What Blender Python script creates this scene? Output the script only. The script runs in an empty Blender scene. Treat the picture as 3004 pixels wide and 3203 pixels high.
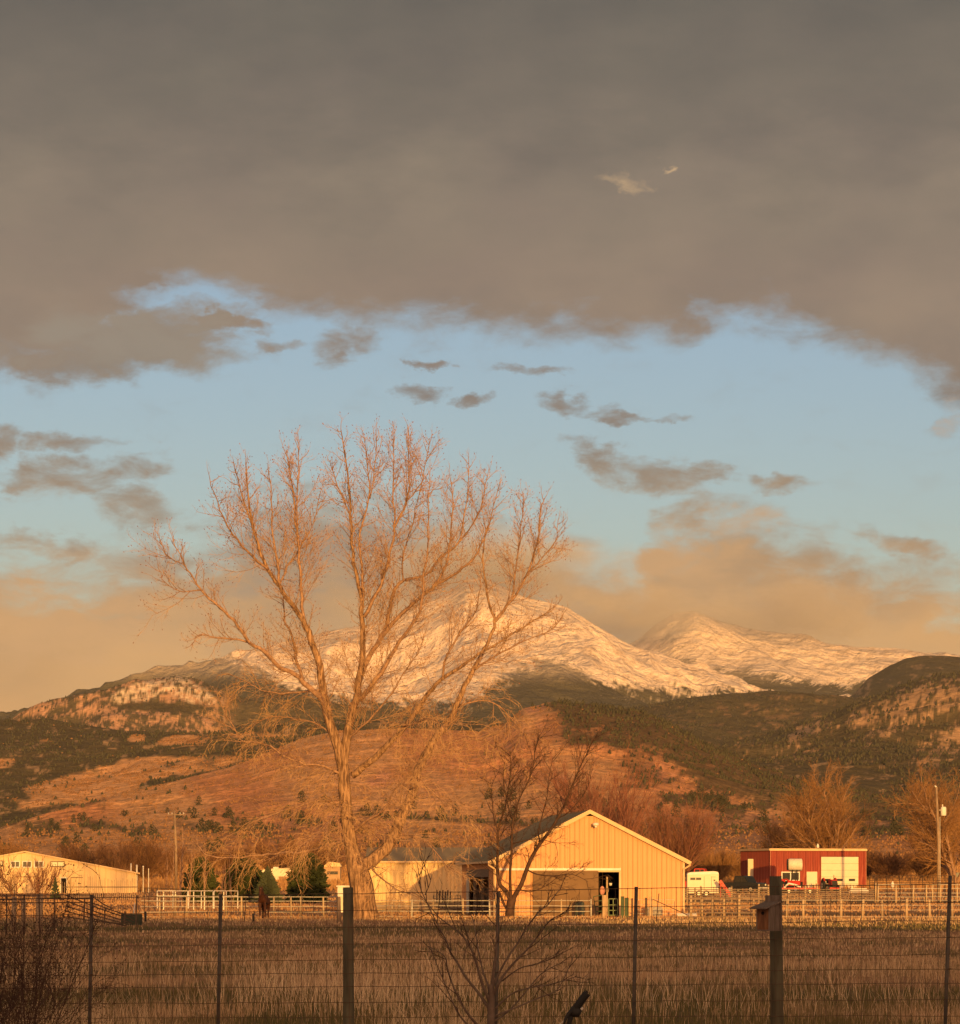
import bpy, math, random
import numpy as np
from mathutils import Vector, Matrix

R_ = random.Random(7)
SC = bpy.context.scene
COL = SC.collection
F = 12000.0            # focal length in photo pixels
CX, HY = 1502.0, 2768.0  # principal column, horizon row
CAMZ = 2.0
SUN_AZ, SUN_EL = math.radians(9.5), math.radians(3.4)

# ------------------------------------------------------------------ camera
cam = bpy.data.cameras.new("camera")
cam.sensor_fit = 'HORIZONTAL'; cam.sensor_width = 36.0
cam.lens = F / 3004 * 36
cam.shift_y = (HY - 1601.5) / 3004
cam.clip_start = 0.5; cam.clip_end = 60000
camo = bpy.data.objects.new("camera", cam); COL.objects.link(camo)
camo.location = (0, 0, CAMZ); camo.rotation_euler = (math.radians(90), 0, 0)
SC.camera = camo
SC.render.engine = 'CYCLES'
SC.cycles.use_denoising = True
SC.cycles.max_bounces = 6; SC.cycles.diffuse_bounces = 2; SC.cycles.transparent_max_bounces = 16
SC.cycles.volume_bounces = 0
SC.cycles.volume_step_rate = 1.0
SC.cycles.volume_max_steps = 128
SC.cycles.sample_clamp_indirect = 4.0
SC.view_settings.view_transform = 'Standard'; SC.view_settings.look = 'None'
SC.view_settings.exposure = 0.0; SC.view_settings.gamma = 1.0
SC.view_settings.use_curve_mapping = False

# ------------------------------------------------------------------ sun
sd = bpy.data.lights.new("sun", 'SUN')
sd.energy = 5.0; sd.angle = math.radians(0.5); sd.color = (1.0, 0.505, 0.12)
suno = bpy.data.objects.new("sun", sd); COL.objects.link(suno)
SDIR = Vector((-math.sin(SUN_AZ) * math.cos(SUN_EL), math.cos(SUN_AZ) * math.cos(SUN_EL), -math.sin(SUN_EL)))
suno.rotation_euler = SDIR.to_track_quat('-Z', 'Y').to_euler()
suno.location = (0, -60, 40)

# ------------------------------------------------------------------ node helpers
class NT:
    def __init__(s, tree): s.t = tree; s.n = tree.nodes; s.l = tree.links
    def new(s, ty, **kw):
        n = s.n.new(ty)
        for k, v in kw.items(): setattr(n, k, v)
        return n
    def put(s, sock, v):
        if v is None: return
        if isinstance(v, bpy.types.NodeSocket): s.l.new(v, sock)
        else: sock.default_value = v
    def m(s, op, a, b=None, c=None, clamp=False):
        n = s.new('ShaderNodeMath', operation=op, use_clamp=clamp)
        s.put(n.inputs[0], a); s.put(n.inputs[1], b)
        if c is not None: s.put(n.inputs[2], c)
        return n.outputs[0]
    def mix(s, f, a, b):
        n = s.new('ShaderNodeMix', data_type='RGBA')
        s.put(n.inputs[0], f)
        for i, v in ((6, a), (7, b)):
            if isinstance(v, tuple) and len(v) == 3: v = v + (1,)
            s.put(n.inputs[i], v)
        return n.outputs[2]
    def mulc(s, a, b):
        n = s.new('ShaderNodeMix', data_type='RGBA', blend_type='MULTIPLY')
        n.inputs[0].default_value = 1
        for i, v in ((6, a), (7, b)):
            if isinstance(v, tuple) and len(v) == 3: v = v + (1,)
            s.put(n.inputs[i], v)
        return n.outputs[2]
    def sstep(s, v, lo, hi, a=0.0, b=1.0):
        n = s.new('ShaderNodeMapRange', interpolation_type='SMOOTHSTEP')
        s.put(n.inputs[0], v); s.put(n.inputs[1], lo); s.put(n.inputs[2], hi); s.put(n.inputs[3], a); s.put(n.inputs[4], b)
        return n.outputs[0]
    def lin(s, v, lo, hi, a=0.0, b=1.0):
        n = s.new('ShaderNodeMapRange')
        s.put(n.inputs[0], v); s.put(n.inputs[1], lo); s.put(n.inputs[2], hi); s.put(n.inputs[3], a); s.put(n.inputs[4], b)
        return n.outputs[0]
    def noise(s, vec, scale, detail=4, rough=0.55, dist=0.0, color=False):
        n = s.new('ShaderNodeTexNoise')
        s.put(n.inputs['Vector'], vec); n.inputs['Scale'].default_value = scale
        n.inputs['Detail'].default_value = detail; n.inputs['Roughness'].default_value = rough
        n.inputs['Distortion'].default_value = dist
        return n.outputs[1 if color else 0]
    def ramp(s, v, stops, interp='LINEAR'):
        n = s.new('ShaderNodeValToRGB'); s.put(n.inputs[0], v)
        cr = n.color_ramp; cr.interpolation = interp
        while len(cr.elements) < len(stops): cr.elements.new(0.5)
        for e, (p, c) in zip(cr.elements, stops):
            e.position = p; e.color = c + (1,) if len(c) == 3 else c
        return n.outputs[0]
    def xyz(s, x, y, z=0.0):
        n = s.new('ShaderNodeCombineXYZ')
        s.put(n.inputs[0], x); s.put(n.inputs[1], y); s.put(n.inputs[2], z)
        return n.outputs[0]
    def scalev(s, vec, sc):
        n = s.new('ShaderNodeVectorMath', operation='MULTIPLY')
        s.put(n.inputs[0], vec); n.inputs[1].default_value = sc
        return n.outputs[0]

def srgb(r, g, b):
    f = lambda c: (c / 255 / 12.92) if c / 255 <= 0.04045 else ((c / 255 + 0.055) / 1.055) ** 2.4
    return (f(r), f(g), f(b))

# ------------------------------------------------------------------ world
world = bpy.data.worlds.new("World"); SC.world = world; world.use_nodes = True
wt = NT(world.node_tree); wt.n.clear()
world.cycles.sampling_method = 'MANUAL'; world.cycles.sample_map_resolution = 512
sky = wt.new('ShaderNodeTexSky', sky_type='NISHITA')
sky.sun_disc = False; sky.sun_elevation = SUN_EL; sky.sun_rotation = math.pi - SUN_AZ
sky.altitude = 1600; sky.air_density = 1.0; sky.dust_density = 1.5; sky.ozone_density = 1.0
tc = wt.new('ShaderNodeTexCoord')
sep = wt.new('ShaderNodeSeparateXYZ'); wt.l.new(tc.outputs['Generated'], sep.inputs[0])
x, y, z = sep.outputs
az = wt.m('ARCTAN2', x, y)
el = wt.m('ARCSINE', z)
U0 = wt.m('MULTIPLY_ADD', az, 12.0, 1.502)
V0 = wt.m('MULTIPLY_ADD', el, -12.0, 2.768)
UV0 = wt.xyz(U0, V0)
# wispy warp of the cloud coordinates
w1 = wt.noise(wt.scalev(UV0, (1.0, 1.7, 1)), 3.2, 6, 0.6, 0.0, True)
ws = wt.new('ShaderNodeSeparateColor'); wt.l.new(w1, ws.inputs[0])
w2 = wt.noise(wt.scalev(UV0, (1.0, 1.5, 1)), 13.0, 6, 0.62, 0.0, True)
ws2 = wt.new('ShaderNodeSeparateColor'); wt.l.new(w2, ws2.inputs[0])
def off(s1, s2, a1, a2, base):
    t = wt.m('MULTIPLY_ADD', wt.m('SUBTRACT', s1, 0.5), a1, base)
    return wt.m('MULTIPLY_ADD', wt.m('SUBTRACT', s2, 0.5), a2, t)
U = off(ws.outputs[0], ws2.outputs[0], 0.32, 0.10, U0)
V = off(ws.outputs[1], ws2.outputs[1], 0.20, 0.065, V0)
fb = wt.noise(wt.scalev(UV0, (1.0, 2.2, 1)), 5.0, 8, 0.62, 0.3)
fbn = wt.m('SUBTRACT', fb, 0.5)

def blobs(lst, pw=1.0):
    acc = None
    for (px, py, rx, ry, tilt) in lst:
        du = wt.m('SUBTRACT', U, px / 1000); dv = wt.m('SUBTRACT', V, py / 1000)
        if tilt: dv = wt.m('MULTIPLY_ADD', du, -tilt, dv)
        a = wt.m('MULTIPLY', du, 1000 / rx); a = wt.m('MULTIPLY', a, a)
        b = wt.m('MULTIPLY', dv, 1000 / ry); b = wt.m('MULTIPLY', b, b)
        f = wt.m('SUBTRACT', 1.0, wt.m('ADD', a, b))
        acc = f if acc is None else wt.m('MAXIMUM', acc, f)
    return acc
def edge_curve(pts):          # V of the edge as a function of U (clamped outside the list)
    n = wt.new('ShaderNodeFloatCurve'); c = n.mapping.curves[0]
    lo, hi = pts[0][0], pts[-1][0]
    while len(c.points) < len(pts): c.points.new(0.5, 0.5)
    for p, (a, b) in zip(c.points, pts):
        p.location = ((a - lo) / (hi - lo), b / 3000)
        p.handle_type = 'AUTO'
    n.mapping.update()
    t = wt.lin(U, lo / 1000, hi / 1000)
    wt.l.new(t, n.inputs['Value'])
    return wt.m('MULTIPLY', n.outputs[0], 3.0)
# upper deck: everything above this line
deck_edge = edge_curve([(-600, 1200), (0, 1150), (170, 1170), (300, 1120), (400, 1010), (520, 915), (700, 930), (950, 985), (1150, 1010), (1400, 1010), (1700, 1040), (2000, 1045), (2140, 1050),
                        (2230, 985), (2400, 1010), (2600, 1075), (2850, 1160), (2990, 1240), (3600, 1320)])
deck = wt.m('DIVIDE', wt.m('SUBTRACT', deck_edge, V), 0.085)
deck_m = wt.sstep(wt.m('MULTIPLY_ADD', fbn, 2.2, deck), -1.0, 0.8)
# lower bank over the mountains: everything below this line
bank_edge = edge_curve([(-600, 1760), (0, 1760), (200, 1770), (450, 1700), (650, 1690), (750, 1600), (900, 1530), (1150, 1560), (1300, 1600), (1500, 1590), (1700, 1690), (1800, 1700),
                        (2000, 1770), (2080, 1640), (2300, 1590), (2450, 1660), (2650, 1720), (2850, 1790), (3004, 1830), (3600, 1800)])
bank = wt.m('DIVIDE', wt.m('SUBTRACT', V, bank_edge), 0.14)
bank_m = wt.sstep(wt.m('MULTIPLY_ADD', fbn, 3.4, bank), -0.6, 1.3)
# single dark clouds
dk = blobs([(430, 1075, 440, 125, -0.03), (650, 1045, 120, 60, 0.3), (880, 1100, 75, 26, 0), (1080, 1060, 130, 75, 0), (1290, 1210, 90, 30, 0),
            (1460, 1240, 70, 20, 0), (1320, 1135, 60, 16, 0), (1700, 1170, 120, 24, 0.1), (1800, 1270, 110, 40, 0.1), (1990, 1305, 190, 20, 0.10),
            (1860, 1430, 110, 60, 0.5), (2020, 1480, 200, 62, 0.22), (2200, 1490, 100, 42, 0), (2450, 1530, 110, 48, 0),
            (20, 1400, 80, 90, 0), (230, 1385, 150, 40, 0), (280, 1500, 240, 68, -0.06), (90, 1510, 130, 36, 0), (450, 1600, 180, 62, 0.2), (200, 1720, 200, 55, 0),
            (2140, 1660, 130, 75, 0), (2800, 1720, 140, 45, 0.2)])
dk_m = wt.sstep(wt.m('MULTIPLY_ADD', fbn, 4.6, dk), -0.35, 1.5)
hole = blobs([(640, 965, 320, 40, 0.12)])
dk2 = wt.sstep(wt.m('MULTIPLY_ADD', fbn, 2.2, blobs([(420, 1075, 400, 125, -0.02), (700, 1035, 150, 42, 0.15), (250, 1100, 330, 120, 0.0)])), -0.25, 0.8)
hole_m = wt.sstep(wt.m('MULTIPLY_ADD', fbn, 1.2, hole), 0.0, 1.3)
# thin veil
veil = wt.sstep(fb, 0.50, 0.85, 0.0, 0.16)
cm = wt.m('MAXIMUM', wt.m('MULTIPLY', deck_m, wt.m('SUBTRACT', 1.0, wt.m('MULTIPLY', hole_m, 0.75))), wt.m('MAXIMUM', wt.m('MAXIMUM', bank_m, dk2), wt.m('MULTIPLY', dk_m, 0.93)))
cm = wt.m('MAXIMUM', cm, veil)
# cloud colour by height in the sky (V) : deck grey-brown, bank warm tan
lowf = wt.noise(wt.scalev(UV0, (1.0, 2.2, 1)), 2.2, 7, 0.6)
lowg = wt.noise(wt.scalev(UV0, (1.0, 1.6, 1)), 1.7, 4, 0.5)
Vc = wt.m('MULTIPLY_ADD', wt.m('SUBTRACT', lowf, 0.5), 0.75, V0)
ccol = wt.ramp(wt.lin(Vc, -0.6, 2.4), [
    (0.0, srgb(90, 91, 88)), (0.20, srgb(99, 99, 95)), (0.33, srgb(115, 110, 103)), (0.42, srgb(133, 123, 112)), (0.52, srgb(142, 128, 116)),
    (0.62, srgb(130, 121, 113)), (0.70, srgb(146, 131, 115)), (0.76, srgb(170, 144, 116)), (0.82, srgb(190, 153, 114)), (0.88, srgb(208, 163, 113)), (1.0, srgb(216, 164, 108))])
ccol = wt.mulc(ccol, wt.ramp(lowg, [(0.3, (0.88, 0.89, 0.92)), (0.7, (1.11, 1.09, 1.04))]))
greyb = wt.sstep(wt.m('MULTIPLY_ADD', fbn, 3.0, blobs([(860, 1690, 620, 190, 0.0), (420, 1080, 420, 140, 0), (1800, 1960, 240, 70, 0.3), (1350, 1640, 330, 110, 0), (260, 1650, 420, 90, 0.1), (2720, 1640, 200, 60, 0.2)])), -0.2, 1.2, 0.0, 0.75)
ccol = wt.mix(greyb, ccol, srgb(146, 140, 129))
peach = wt.sstep(wt.m('MULTIPLY_ADD', fbn, 3.0, blobs([(2080, 1760, 330, 110, -0.1), (2330, 1650, 200, 60, 0), (200, 1950, 500, 180, 0)])), -0.1, 1.3, 0.0, 0.6)
ccol = wt.mix(peach, ccol, srgb(214, 168, 120))
# the lit puffs
puff = blobs([(1960, 585, 85, 34, 0.15), (2110, 545, 30, 14, -0.2), (2995, 1330, 65, 80, -0.5)])
puff_m = wt.sstep(wt.m('MULTIPLY_ADD', fbn, 3.0, puff), 0.1, 1.8)
pc = wt.mix(wt.sstep(V0, 0.7, 1.2), srgb(205, 172, 132), srgb(226, 178, 128))
ccol = wt.mix(puff_m, ccol, pc)
cm = wt.m('MAXIMUM', cm, puff_m)
# sunrise side of the deck: clouds lit from below, towards the east (behind the viewer)
east = wt.m('ADD', wt.m('MULTIPLY', y, -math.cos(SUN_AZ)), wt.m('MULTIPLY', x, math.sin(SUN_AZ)))
glow = wt.sstep(wt.m('MULTIPLY_ADD', z, -0.55, east), -0.25, 0.95)
ccol = wt.mix(glow, ccol, (2.15, 1.16, 0.62))
nish = wt.new('ShaderNodeVectorMath', operation='MULTIPLY')
wt.l.new(sky.outputs[0], nish.inputs[0]); nish.inputs[1].default_value = (1.26, 1.42, 1.92)
NSTR = 0.10
skyc = wt.new('ShaderNodeVectorMath', operation='SCALE'); wt.l.new(nish.outputs[0], skyc.inputs[0]); skyc.inputs['Scale'].default_value = 1.0
cl = wt.new('ShaderNodeVectorMath', operation='SCALE'); wt.l.new(ccol, cl.inputs[0]); cl.inputs['Scale'].default_value = 1 / NSTR
final = wt.mix(cm, skyc.outputs[0], cl.outputs[0])
# ground side of the world ball: dim earth
final = wt.mix(wt.sstep(z, -0.06, -0.01), (0.9, 0.6, 0.35, 1), final)
bg = wt.new('ShaderNodeBackground'); wt.l.new(final, bg.inputs[0]); bg.inputs[1].default_value = NSTR
wo = wt.new('ShaderNodeOutputWorld'); wt.l.new(bg.outputs[0], wo.inputs[0])

# ------------------------------------------------------------------ object helpers
def P(px, py, Y): return Vector(((px - CX) * Y / F, Y, CAMZ + (HY - py) * Y / F))
GY = [-500, -20, 24, 38, 120, 240, 300, 400, 440, 600, 760, 900, 1000, 2500, 20000]
GZ = [0.4, 0.4, 0.38, 0.0, 0.0, 0.0, 0.3, 0.62, 1.45, 3.6, 6.2, 7.0, -6, -20, -60]
def gz(X, Y): return float(np.interp(Y, GY, GZ))
def G(px, Y, dz=0.0):
    X = (px - CX) * Y / F
    return Vector((X, Y, gz(X, Y) + dz))

def tag(o, label=None, cat=None, group=None, kind=None):
    if label: o['label'] = label
    if cat: o['category'] = cat
    if group: o['group'] = group
    if kind: o['kind'] = kind
    return o
def thing(name, label, cat, loc=(0, 0, 0), rotz=0.0, group=None):
    o = bpy.data.objects.new(name, None); COL.objects.link(o)
    o.location = loc; o.rotation_euler = (0, 0, rotz); o.empty_display_size = 0.5
    return tag(o, label, cat, group)
def copy_tree(o, loc, rotz=0.0, label=None, scale=None, group=None):
    def rec(s, parent):
        c = s.copy(); COL.objects.link(c); c.parent = parent
        for ch in s.children: rec(ch, c)
        return c
    c = rec(o, None); c.location = loc; c.rotation_euler = (0, 0, rotz)
    if scale: c.scale = scale if hasattr(scale, '__len__') else (scale,) * 3
    if label: c['label'] = label
    if group: c['group'] = group
    return c

class MB:
    def __init__(s): s.v = []; s.f = []
    def box(s, c, d, rz=0.0, ry=0.0, rx=0.0, taper=1.0):
        M = Matrix.Translation(Vector(c)) @ Matrix.Rotation(rz, 4, 'Z') @ Matrix.Rotation(ry, 4, 'Y') @ Matrix.Rotation(rx, 4, 'X')
        n = len(s.v); hx, hy, hz = d[0] / 2, d[1] / 2, d[2] / 2
        for zz, k in ((-hz, 1), (hz, taper)):
            for (a, b) in ((-hx, -hy), (hx, -hy), (hx, hy), (-hx, hy)):
                s.v.append(tuple(M @ Vector((a * k, b * k, zz))))
        for q in ((0, 3, 2, 1), (4, 5, 6, 7), (0, 1, 5, 4), (1, 2, 6, 5), (2, 3, 7, 6), (3, 0, 4, 7)):
            s.f.append(tuple(n + i for i in q))
        return s
    def b2(s, x0, x1, y0, y1, z0, z1): return s.box(((x0 + x1) / 2, (y0 + y1) / 2, (z0 + z1) / 2), (x1 - x0, y1 - y0, z1 - z0))
    def beam(s, a, b, w, h=None):
        a, b = Vector(a), Vector(b); d = b - a; L = d.length
        if L < 1e-6: return s
        q = d.to_track_quat('Z', 'Y'); n = len(s.v); h = h or w
        for base in (a, b):
            for (i, j) in ((-1, -1), (1, -1), (1, 1), (-1, 1)):
                s.v.append(tuple(base + q @ Vector((i * w / 2, j * h / 2, 0))))
        for f in ((0, 3, 2, 1), (4, 5, 6, 7), (0, 1, 5, 4), (1, 2, 6, 5), (2, 3, 7, 6), (3, 0, 4, 7)):
            s.f.append(tuple(n + i for i in f))
        return s
    def tube(s, pts, rad, sides=6, cap=True):
        if not hasattr(rad, '__len__'): rad = [rad] * len(pts)
        n0 = len(s.v); m = len(pts)
        pts = [Vector(p) for p in pts]
        for i, p in enumerate(pts):
            d = (pts[min(i + 1, m - 1)] - pts[max(i - 1, 0)])
            if d.length < 1e-9: d = Vector((0, 0, 1))
            d.normalize()
            a = Vector((0, 1, 0)) if abs(d.y) < 0.8 else Vector((1, 0, 0))
            e1 = d.cross(a).normalized(); e2 = d.cross(e1)
            r = rad[i]
            for k in range(sides):
                t = 6.28318 * k / sides
                q = p + e1 * (math.cos(t) * r) + e2 * (math.sin(t) * r)
                s.v.append((q.x, q.y, q.z))
        for i in range(m - 1):
            for k in range(sides):
                a = n0 + i * sides + k; b = n0 + i * sides + (k + 1) % sides
                s.f.append((a, b, b + sides, a + sides))
        if cap:
            s.f.append(tuple(n0 + k for k in range(sides))[::-1])
            s.f.append(tuple(n0 + (m - 1) * sides + k for k in range(sides)))
        return s
    def prism(s, poly, y0, y1):        # poly in (x,z), extruded along y
        n = len(s.v); k = len(poly)
        for yy in (y0, y1):
            for (a, b) in poly: s.v.append((a, yy, b))
        s.f.append(tuple(n + i for i in range(k))); s.f.append(tuple(n + k + i for i in range(k))[::-1])
        for i in range(k):
            j = (i + 1) % k; s.f.append((n + i, n + k + i, n + k + j, n + j))
        return s
    def ball(s, c, r, seg=8, rings=5, jit=0.0, rg=None):
        n = len(s.v); rr = r if hasattr(r, '__len__') else (r, r, r)
        s.v.append((c[0], c[1], c[2] - rr[2]))
        for i in range(1, rings):
            ph = math.pi * i / rings - math.pi / 2
            for k in range(seg):
                th = 6.28318 * k / seg; j = 1 + (rg.uniform(-jit, jit) if rg else 0)
                s.v.append((c[0] + rr[0] * math.cos(ph) * math.cos(th) * j, c[1] + rr[1] * math.cos(ph) * math.sin(th) * j, c[2] + rr[2] * math.sin(ph) * j))
        s.v.append((c[0], c[1], c[2] + rr[2])); top = len(s.v) - 1
        for k in range(seg):
            k2 = (k + 1) % seg
            s.f.append((n, n + 1 + k2, n + 1 + k))
            for i in range(rings - 2):
                a = n + 1 + i * seg
                s.f.append((a + k, a + k2, a + seg + k2, a + seg + k))
            a = n + 1 + (rings - 2) * seg
            s.f.append((a + k, a + k2, top))
        return s
    def mesh(s, name, mat, smooth=False):
        me = bpy.data.meshes.new(name); me.from_pydata(s.v, [], s.f)
        if mat: me.materials.append(mat)
        if smooth: me.polygons.foreach_set('use_smooth', [True] * len(me.polygons))
        me.update(); return me
    def build(s, name, mat, parent=None, smooth=False, label=None, kind=None):
        o = bpy.data.objects.new(name, s.mesh(name, mat, smooth)); COL.objects.link(o)
        if parent is not None: o.parent = parent
        if label: o['label'] = label
        if kind: o['kind'] = kind
        return o
def inst(me, name, parent=None, loc=(0, 0, 0), rz=0.0, label=None, scale=None):
    o = bpy.data.objects.new(name, me); COL.objects.link(o)
    if parent is not None: o.parent = parent
    o.location = loc; o.rotation_euler = (0, 0, rz)
    if scale: o.scale = scale
    if label: o['label'] = label
    return o

# ------------------------------------------------------------------ materials
def mat(name, c1, c2=None, scale=4.0, rough=0.8, stretch=(1, 1, 1), bump=0.0, detail=5, metal=0.0, spec=0.3, lo=0.35, hi=0.65, c3=None, s3=1.0, f3=(0.55, 0.7)):
    m = bpy.data.materials.new(name); m.use_nodes = True
    t = NT(m.node_tree); b = t.n['Principled BSDF']
    b.inputs['Roughness'].default_value = rough; b.inputs['Metallic'].default_value = metal
    b.inputs['Specular IOR Level'].default_value = spec
    tcn = t.new('ShaderNodeTexCoord')
    v = t.scalev(tcn.outputs['Object'], stretch)
    if c2 is None: c2 = tuple(c * 0.8 for c in c1)
    n = t.noise(v, scale, detail, 0.6)
    col = t.mix(t.lin(n, lo, hi), c1, c2)
    if c3 is not None:
        n3 = t.noise(v, s3, 5, 0.6)
        col = t.mix(t.sstep(n3, f3[0], f3[1]), col, c3)
    t.put(b.inputs['Base Color'], col)
    if bump:
        bn = t.new('ShaderNodeBump'); bn.inputs['Strength'].default_value = bump
        t.l.new(n, bn.inputs['Height']); t.l.new(bn.outputs[0], b.inputs['Normal'])
    return m
M = {}
M['barn'] = mat('tan_sheet_metal', (0.70, 0.385, 0.18), (0.60, 0.33, 0.155), 0.9, 0.55, (1, 1, 0.25), c3=(0.44, 0.32, 0.2), s3=3.0, f3=(0.6, 0.85))
M['barnpale'] = mat('pale_sheet_metal', (0.78, 0.58, 0.30), (0.68, 0.50, 0.26), 0.7, 0.55, (1, 1, 0.25))
M['trim'] = mat('cream_trim', (0.70, 0.50, 0.29), (0.60, 0.42, 0.24), 2.0, 0.5)
M['roof'] = mat('weathered_green_roof', (0.32, 0.27, 0.18), (0.25, 0.21, 0.14), 1.5, 0.95, (1, 0.3, 1), spec=0.02)
M['roofgrey'] = mat('grey_roof', (0.34, 0.28, 0.20), (0.28, 0.23, 0.165), 1.0, 0.95, (1, 0.3, 1), spec=0.02)
M['door'] = mat('brown_plywood', (0.21, 0.135, 0.075), (0.175, 0.11, 0.06), 1.2, 0.8)
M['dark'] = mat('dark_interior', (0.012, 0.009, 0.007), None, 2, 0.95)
M['cream'] = mat('cream_paint', (0.76, 0.68, 0.50), (0.70, 0.62, 0.45), 1.0, 0.5)
M['white'] = mat('white_paint', (0.80, 0.78, 0.72), (0.70, 0.68, 0.62), 2.0, 0.5)
M['red'] = mat('red_sheet_metal', (0.31, 0.055, 0.034), (0.21, 0.036, 0.024), 1.6, 0.6, (1.6, 1, 0.12), c3=(0.40, 0.10, 0.06), s3=2.2, f3=(0.5, 0.7))
M['redpaint'] = mat('red_paint', (0.62, 0.05, 0.03), (0.42, 0.04, 0.03), 2, 0.45)
M['glass'] = mat('window_glass', (0.03, 0.03, 0.028), (0.05, 0.045, 0.04), 2.0, 0.35, spec=0.15)
M['paleglass'] = mat('curtained_glass', (0.62, 0.60, 0.40), (0.5, 0.5, 0.34), 3.0, 0.3)
M['black'] = mat('black_rubber', (0.02, 0.02, 0.02), (0.03, 0.03, 0.03), 5, 0.7)
M['blackpaint'] = mat('black_car_paint', (0.02, 0.022, 0.02), None, 5, 0.25, spec=0.5)
M['greymetal'] = mat('grey_steel', (0.22, 0.21, 0.2), (0.14, 0.12, 0.11), 6, 0.5, metal=0.4)
M['rustmetal'] = mat('rusty_steel', (0.10, 0.065, 0.045), (0.06, 0.04, 0.03), 8, 0.7)
M['galv'] = mat('galvanized_pipe', (0.62, 0.6, 0.55), (0.48, 0.45, 0.4), 5, 0.45, metal=0.2)
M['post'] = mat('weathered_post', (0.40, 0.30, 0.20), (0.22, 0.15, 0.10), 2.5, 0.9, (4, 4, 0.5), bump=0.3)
M['postpale'] = mat('pale_wood', (0.55, 0.42, 0.27), (0.36, 0.25, 0.15), 2.5, 0.9, (4, 4, 0.5), bump=0.3)  # paler tone of the post wood, same grain
M['plank'] = mat('grey_plank', (0.30, 0.24, 0.18), (0.16, 0.12, 0.09), 2.0, 0.9, (0.4, 4, 4), bump=0.2)
M['treated'] = mat('treated_round_post', (0.13, 0.125, 0.085), (0.055, 0.05, 0.034), 9.0, 0.9, (1, 1, 0.12), bump=0.6, c3=(0.13, 0.10, 0.065), s3=14, f3=(0.55, 0.7))
M['birdbox'] = mat('weathered_cedar', (0.20, 0.16, 0.135), (0.11, 0.085, 0.07), 14.0, 0.9, (3, 3, 0.35), bump=0.6)
M['birdred'] = mat('reddish_cedar', (0.25, 0.115, 0.055), (0.12, 0.06, 0.035), 12.0, 0.9, (3, 3, 0.35), bump=0.6)
M['wire'] = mat('rusty_wire', (0.08, 0.05, 0.032), (0.11, 0.07, 0.045), 20, 0.7)
M['tpost'] = mat('painted_steel_post', (0.06, 0.058, 0.055), (0.10, 0.085, 0.07), 9, 0.55, metal=0.3, c3=(0.13, 0.08, 0.05), s3=4, f3=(0.55, 0.75))
M['bark'] = mat('cottonwood_bark', (0.44, 0.28, 0.165), (0.12, 0.07, 0.042), 3.6, 0.95, (2.6, 2.6, 0.35), bump=1.0, lo=0.38, hi=0.6)
M['limb'] = mat('cottonwood_limb_bark', (0.44, 0.28, 0.19), (0.22, 0.13, 0.085), 4.0, 0.9, (1.5, 1.5, 1.5), bump=0.4)
M['twig'] = mat('cottonwood_twig', (0.54, 0.35, 0.19), (0.36, 0.215, 0.115), 1.0, 0.9)
M['bud'] = mat('dry_bud', (0.30, 0.15, 0.09), (0.20, 0.09, 0.055), 2.0, 0.9)
M['darkbark'] = mat('dark_bark', (0.10, 0.055, 0.038), (0.05, 0.028, 0.02), 3.0, 0.9, bump=0.3)
M['paleyoung'] = mat('young_grey_bark', (0.165, 0.125, 0.10), (0.10, 0.07, 0.055), 9.0, 0.85, bump=0.3)
M['darktwig'] = mat('dark_twig', (0.075, 0.043, 0.033), (0.045, 0.026, 0.022), 5.0, 0.9)
M['goldtwig'] = mat('golden_willow_twig', (0.36, 0.20, 0.085), (0.22, 0.11, 0.045), 0.8, 0.9)
M['browntwig'] = mat('brown_twig', (0.24, 0.125, 0.065), (0.14, 0.07, 0.04), 0.8, 0.9)
M["redtwig"] = mat("reddish_twig", (0.29, 0.125, 0.085), (0.18, 0.08, 0.055), 0.8, 0.9)
M['pine'] = mat('pine_foliage', (0.074, 0.070, 0.042), (0.040, 0.040, 0.026), 0.02, 0.9)
M['spruce'] = mat('spruce_foliage', (0.085, 0.10, 0.05), (0.05, 0.062, 0.033), 1.5, 0.9)
M['juniper'] = mat('juniper_foliage', (0.06, 0.075, 0.018), (0.032, 0.042, 0.012), 1.5, 0.9)
M['horse'] = mat('bay_horse_coat', (0.065, 0.022, 0.012), (0.04, 0.014, 0.009), 3.0, 0.7)
M['pink'] = mat('faded_pink_sack', (0.62, 0.30, 0.24), (0.5, 0.24, 0.2), 4.0, 0.8)
M['greenpaint'] = mat('green_gate_paint', (0.05, 0.085, 0.04), (0.035, 0.06, 0.03), 4.0, 0.6)
M['hay'] = mat('straw', (0.5, 0.36, 0.16), (0.36, 0.24, 0.1), 12.0, 0.95)
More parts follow.
